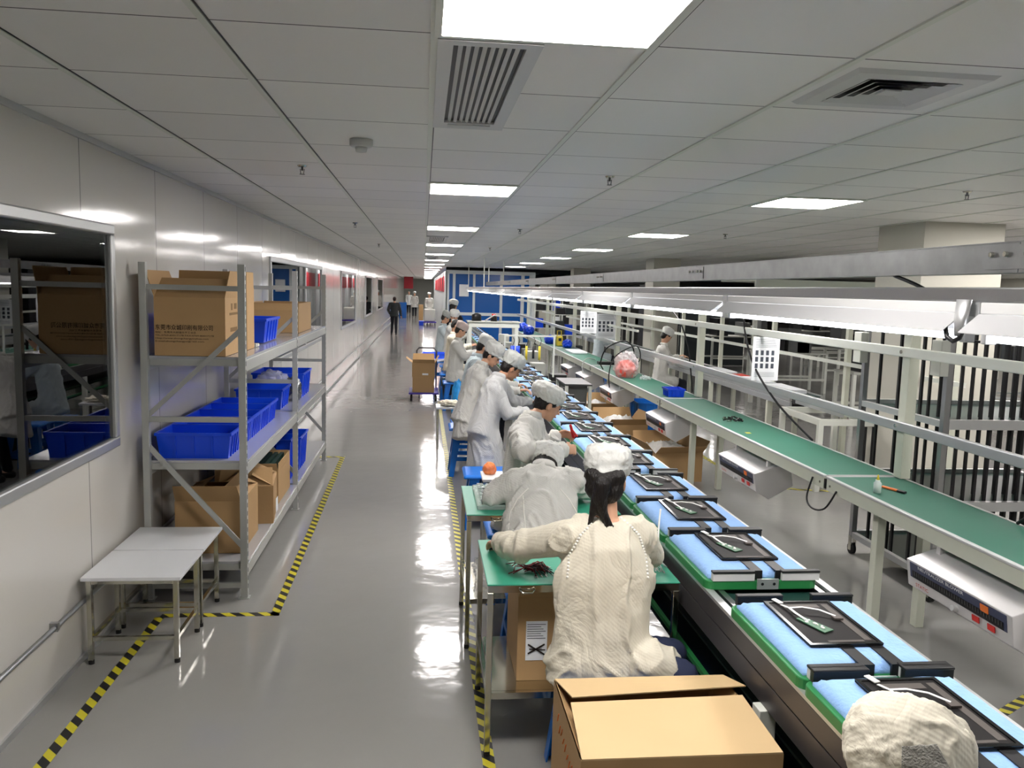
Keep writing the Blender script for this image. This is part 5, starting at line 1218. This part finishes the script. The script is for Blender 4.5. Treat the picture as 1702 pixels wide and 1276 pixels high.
for i in range(9):
    y = 9.0 + i * 1.15; x = 1.66 + rnd.uniform(0, .2)
    if y < 10.2 or y > 20: continue
    o = obj('equipment_box', MB().box(x, x + .22, y, y + .25, .0, .8 + rnd.uniform(-.1, .12)), ['machine_l', 'machine', 'black', 'machine_l'][i % 4], bevel=.01); origin_to(o, (x, y, 0)); tag(o, ORD[max(0, i - 2)] + ' small equipment cabinet in the cluttered gap between belt and benches', 'equipment')

# ------------------------------------------------------------------ wheeled rod rack
ck = thing('rod_rack', 'wheeled aluminium rack full of black vertical rods at the right', 'rack', (3.25, 4.7, 0))
CX0, CX1, CY0, CY1, CT = 3.22, 4.5, 4.72, 5.68, 1.76
for x in (CX0, (CX0 + CX1) / 2, CX1):
    for y in (CY0, CY1):
        if x not in (CX0, CX1) and y == CY1: pass
        obj('upright', MB().box(x - .02, x + .02, y - .02, y + .02, .14, CT), 'alu', ck, bevel=.003)
for z in (.16, .62, 1.14):
    obj('shelf', MB().box(CX0 + .02, CX1 - .02, CY0 + .02, CY1 - .02, z - .008, z), 'dark_green', ck)
for z in (.15, .62, 1.14, 1.73):
    obj('side_rail', MB().box(CX0 + .021, CX1 - .021, CY0 - .018, CY0 + .018, z - .03, z + .03), 'alu_rail', ck); obj('side_rail', MB().box(CX0 + .021, CX1 - .021, CY1 - .018, CY1 + .018, z - .03, z + .03), 'alu_rail', ck)
    obj('end_rail', MB().box(CX0 - .018, CX0 + .018, CY0 + .021, CY1 - .021, z - .02, z + .02), 'alu_rail', ck); obj('end_rail', MB().box(CX1 - .018, CX1 + .018, CY0 + .021, CY1 - .021, z - .02, z + .02), 'alu_rail', ck)
n = 0
for z0, z1, rows in ((1.141, 1.71, (.04, .30)), (.621, 1.11, (.04, .30)), (.161, .6, (.04, .3))):
    for r in rows:
        m_ = 16 if z0 > .3 else 16
        for i in range(m_):
            x = CX0 + .05 + (CX1 - CX0 - .1) * (i + .5 * (r > .1)) / m_
            if n < 98: obj('rod', MB().box(x - .008, x + .008, CY0 + r, CY0 + r + .016, z0, z1), 'black', ck); n += 1
for r, x in ((.3, CX0 + .03), (.5, CX0 + .03), (.56, CX0 + .03), (.8, CX0 + .03)):
    o = obj('side_strap', MB().box(x - .008, x + .008, CY0 + r, CY0 + r + .02, .161, 1.7), 'black', ck)
hp = MB(); rnd = random.Random(4)
for i in range(30): x = CX0 + .05 + i * .04; z = 1.785 + (i % 3) * .012; hp.box(x, x + .014, CY0 - .026, CY0 - .0242, z, z + .012)
obj('top_plate', MB().box(CX0, CX1, CY0 - .024, CY0 - .018, 1.765, 1.84), 'alu_rail', ck); obj('square_holes', hp, 'black', ck)
for x in (CX0, CX1):
    for y in (CY0, CY1): 
        co = obj('caster', MB().cyl((x - .013, y, .042), (x + .013, y, .042), .042, 16), 'rubber', ck, True); obj('fork', MB().box(x - .02, x - .014, y - .02, y + .02, .03, .14).box(x + .014, x + .02, y - .02, y + .02, .03, .14), 'chrome', co)
for y, lab in ((CY1 - .01, 0), (CY0 + .02, 1)):
    jb = obj('junction_box', MB().box(CX0 - .08, CX0 - .021, y - .05, y + .05, 1.44, 1.66), 'machine_l', ck, bevel=.004)
obj('cable', MB().tube([(CX0 - .05, CY0, 1.66), (CX0 - .04, CY0 - .02, 1.72), (CX0 + .02, CY0 - .03, 1.7), (CX0 + .1, CY0 - .03, 1.66), (CX0 + .4, CY0 - .03, 1.65)], .008, 8), 'black', ck, True)

# ------------------------------------------------------------------ second line and things behind
SX0, SX1, SZ = 4.12, 4.48, .80
t = thing('second_line', 'grey aluminium conveyor line parallel to the green benches', 'conveyor', (4.4, 8.7, 0))
obj('side_profile', MB().box(SX0, SX0 + .03, 8.8, 26, SZ - .14, SZ - .075).box(SX0, SX0 + .03, 8.8, 26, SZ - .07, SZ), 'alu_rail', t, bevel=.004); obj('belt', MB().box(SX0 + .03, SX1, 8.8, 26, SZ - .02, SZ - .012), 'dark_green', t)
obj('far_profile', MB().box(SX1, SX1 + .03, 8.8, 26, SZ - .14, SZ), 'alu_rail', t); obj('end_roller', MB().cyl((SX0 + .03, 8.76, SZ - .06), (SX1, 8.76, SZ - .06), .035, 14), 'steel_dark', t, True)
obj('motor', MB().box(SX0 + .04, SX0 + .2, 8.84, 9.0, SZ - .16, SZ - .03), 'black', t, bevel=.01)
for y in (9.4, 11.4, 13.4, 15.4, 17.4, 19.4, 21.4, 23.4):
    for x in (SX0 + .02, SX1): obj('leg', MB().box(x - .025, x + .025, y - .025, y + .025, 0, SZ - .141), 'cream_paint', t)
t = thing('post_and_rail_frame', 'white post and rail frame rising behind the second line', 'frame', (4.85, 9, 0))
for y in (6.6, 8.4, 10.3, 12.2, 14.1, 16.0, 18.0, 20.0, 22.0): obj('post', MB().box(4.53, 4.58, y - .03, y + .03, 0, 1.75), 'cream_paint', t)
for z in (1.7, 1.2): obj('rail', MB().box(4.505, 4.529, 6.4, 22.5, z - .02, z + .02), 'white_paint', t)
t = thing('transfer_table', 'white frame table with chain and motor at the end of the second line', 'table', (4.3, 7.6, 0))
obj('top_frame', MB().box(3.85, 4.5, 7.55, 7.6, .66, .72).box(3.85, 4.5, 8.4, 8.45, .66, .72).box(3.85, 3.9, 7.6, 8.4, .66, .72).box(4.45, 4.5, 7.6, 8.4, .66, .72), 'white_paint', t)
for x in (3.875, 4.475):
    for y in (7.575, 8.425): obj('leg', MB().box(x - .025, x + .025, y - .025, y + .025, 0, .66), 'white_paint', t)
obj('chain', MB().box(4.3, 4.32, 7.5, 7.52, .2, .66).box(4.38, 4.4, 7.5, 7.52, .2, .66), 'black', t); obj('motor', MB().box(4.0, 4.42, 7.45, 7.55, .1, .22), 'black', t, bevel=.02)
obj('guide', MB().box(4.15, 4.18, 7.7, 8.72, .721, .77).box(4.35, 4.38, 7.7, 8.72, .721, .77), 'alu_rail', t)
rnd = random.Random(21)
for i, (x, y, lab) in enumerate(((4.28, 10.2, 'white sheets on the second line near its end'), (4.28, 11.5, 'white sheets on the second line right of the seated worker'), (4.28, 14.6, 'white sheets on the second line left of the seated worker'), (4.3, 9.4, 'white tray with dark items at the near end of the second line'))):
    o = obj('paper_stack', MB().box(x - .12, x + .14, y - .35, y + .35, SZ - .0115, SZ + .03), 'paper', bevel=.004); tag(o, lab, 'paper stack')
o = obj('red_cloth', MB().box(4.2, 4.4, 10.62, 10.9, SZ - .0115, SZ + .03), 'print_red', bevel=.01); tag(o, 'small red item lying on the second line', 'cloth')

def frame_table(x, y, w_, l_, h, lab, clutter=True, top='machine_l', seed=0):
    t = thing('machine_table', lab, 'machine table', (x, y, 0), 'equipment tables in the dark hall')
    obj('tabletop', MB().box(0, w_, 0, l_, h - .03, h), top, t, local=True)
    for a in (.03, w_ - .03):
        for b_ in (.03, l_ - .03): obj('leg', MB().box(a - .025, a + .025, b_ - .025, b_ + .025, 0, h - .03), 'white_paint', t, local=True)
    for q_ in (.01, l_ - .05): obj('lower_rail', MB().box(.05, w_ - .05, q_, q_ + .04, .25, .29), 'white_paint', t, local=True)
    if clutter:
        r = random.Random(seed)
        for i in range(4):
            a = r.uniform(.05, w_ - .4); hh = r.uniform(.15, .5); obj('unit', MB().box(a, a + r.uniform(.15, .35), .1, l_ - .1, h, h + hh), ['machine', 'black', 'machine_l'][i % 3], t, local=True)
    return t
spots = [(6.6, 15.5, 1.4, .7, .8, 'machine table with dark units behind the instruction sheet'), (9.0, 17.0, 1.6, .7, .8, 'machine table in the dark hall left of the rod rack'), (7.4, 20.5, 1.8, .8, .85, 'machine table deeper in the dark hall'), (10.8, 21.5, 1.9, .8, .4, 'low white frame on the floor of the dark hall'), (12.0, 25.0, 2.0, .8, .85, 'machine table far back in the dark hall'),
         (8.5, 26.0, 2.0, .8, .85, 'machine table near the far side of the dark hall'), (12.8, 19.0, 1.5, .8, .85, 'machine table behind the rod rack'), (6.2, 24.0, 1.2, .8, .9, 'machine table beside the farthest column'), (9.6, 13.0, 1.4, .8, .85, 'machine table right behind the rod rack posts'), (6.0, 30.0, 1.4, .8, .9, 'machine table right of the blue room'), (6.4, 11.6, 1.0, .6, .8, 'machine table behind the second line posts')]
for i, (x, y, w_, l_, h, lab) in enumerate(spots): frame_table(x, y, w_, l_, h, lab, clutter=h > .5, seed=i)
# hood box, partition and tall cabinets
t = thing('hood_enclosure', 'pale green white hood box hanging below the ceiling in the right hall', 'enclosure', (5.85, 14.2, 1.7))
obj('panel', MB().box(5.9, 8.7, 14.1, 14.14, 1.62, 2.2), 'hood_green', t); obj('top', MB().box(5.9, 8.7, 14.14, 16, 2.16, 2.2), 'hood_green', t); obj('end_post', MB().box(5.84, 5.9, 14.08, 14.16, 0, 2.24), 'white_paint', t); obj('end_post', MB().box(8.7, 8.76, 14.08, 14.16, 0, 2.24), 'white_paint', t)
o = obj('cabinet', MB().box(5.2, 5.8, 19, 19.6, 0, 2.1), 'black', bevel=.01); tag(o, 'tall dark cabinet behind the first posts of the second line', 'cabinet')
for i, (x, y, w_, h, m_, lab) in enumerate(((3.95, 28, .55, 2.3, 'wall_paint', 'tall pale cabinet at the right corner of the blue room'), (4.7, 29, .9, 1.9, 'machine', 'tall dark rack right of the pale cabinet'), (6.9, 33, 2.2, 2.2, 'machine', 'wide dark partition far behind the machine tables'), (7.0, 21.6, 1.7, 2.1, 'charcoal', 'dark screen added for the dim stretch of hall left of the instruction sheet'), (10.0, 33, 3.2, 2.2, 'charcoal', 'wide black partition at the back of the right hall'), (14, 30, 2.6, 2.3, 'machine', 'dark partition at the far right of the hall'), (10.3, 11.0, .9, 2.25, 'blue_stool', 'bright blue curtain panel seen above the lamps at the right edge'))):  # charcoal screen is added to darken the hall behind the second line
    t = thing('partition_cabinet', lab, 'cabinet', (x, y, 0))
    obj('body', MB().box(0, w_, 0, .4, .0, h), m_, t, local=True, bevel=.01); obj('door_gap', MB().box(w_ * .5 - .006, w_ * .5 + .006, -.004, 0, .05, h - .05), 'black', t, local=True)
# shelf rack with goods behind fifth bench
for j, (x, y, lab) in enumerate(((3.2, 20.0, 'shelf rack with boxes behind the far benches'), (3.2, 23.6, 'shelf rack with dark goods beside the blue room'))):
    t = thing('goods_rack', lab, 'shelving rack', (x, y, 0))
    for a in (0, .8):
        for b_ in (0, .4): obj('upright', MB().box(a - .02, a + .02, b_ - .02, b_ + .02, 0, 1.8), 'white_paint', t, local=True)
    for z in (.3, .8, 1.3): obj('shelf', MB().box(.021, .779, 0, .4, z, z + .02), 'white_paint', t, local=True)
    r = random.Random(j)
    for z in (.321, .821, 1.321):
        for k in range(3): 
            h_ = r.uniform(.12, .34); o = obj('stored_box', MB().box(x + .05 + k * .24, x + .26 + k * .24, y + .03, y + .37, z, z + h_), ['black', 'blue_bin', 'charcoal', 'paper', 'machine'][r.randrange(5)]); origin_to(o, (x + .1 + k * .24, y, z)); tag(o, 'small box on the %s shelf of the goods rack %s, %s' % ({.321: 'lowest', .821: 'middle', 1.321: 'top'}[z], ['behind the far benches', 'beside the blue room'][j], ['left one', 'centre one', 'right one'][k]), 'box', 'boxes on the goods racks')
# far aisle goods
o = obj('blue_crate_stack', MB().box(-1.45, -1.0, 50, 50.5, 0, .95), 'blue_panel', bevel=.02); tag(o, 'stack of blue crates by the left wall deep in the aisle', 'crates')
o = obj('red_banner', MB().box(-1.4, -.75, 60, 60.05, 1.75, H), 'poster_red'); tag(o, 'red banner hanging deep in the aisle', 'banner')
t = thing('hand_cart', 'low cart with wrapped goods left of the blue room', 'cart', (.3, 42, 0)); obj('deck', MB().box(.0, .66, 41.5, 42.5, .12, .18), 'purple', t)
for x in (.06, .6):
    for y in (41.6, 42.4): obj('caster', MB().cyl((x - .02, y, .06), (x + .02, y, .06), .06, 10), 'black', t)
o = obj('wrapped_goods', MB().box(.05, .6, 41.6, 42.4, .181, .8), 'machine_l', bevel=.04); tag(o, 'wrapped pallet goods on the low cart left of the blue room', 'goods')
o = obj('yellow_carton', MB().box(-.25, .0, 47, 47.4, 0, .9), 'card', bevel=.01); tag(o, 'upright tan carton standing deep in the aisle', 'cardboard box')
o = obj('blue_crate', MB().box(-.2, .02, 41.0, 41.6, 0, .22), 'blue_bin', bevel=.01); tag(o, 'small blue crate on the floor beside the low cart', 'crate')
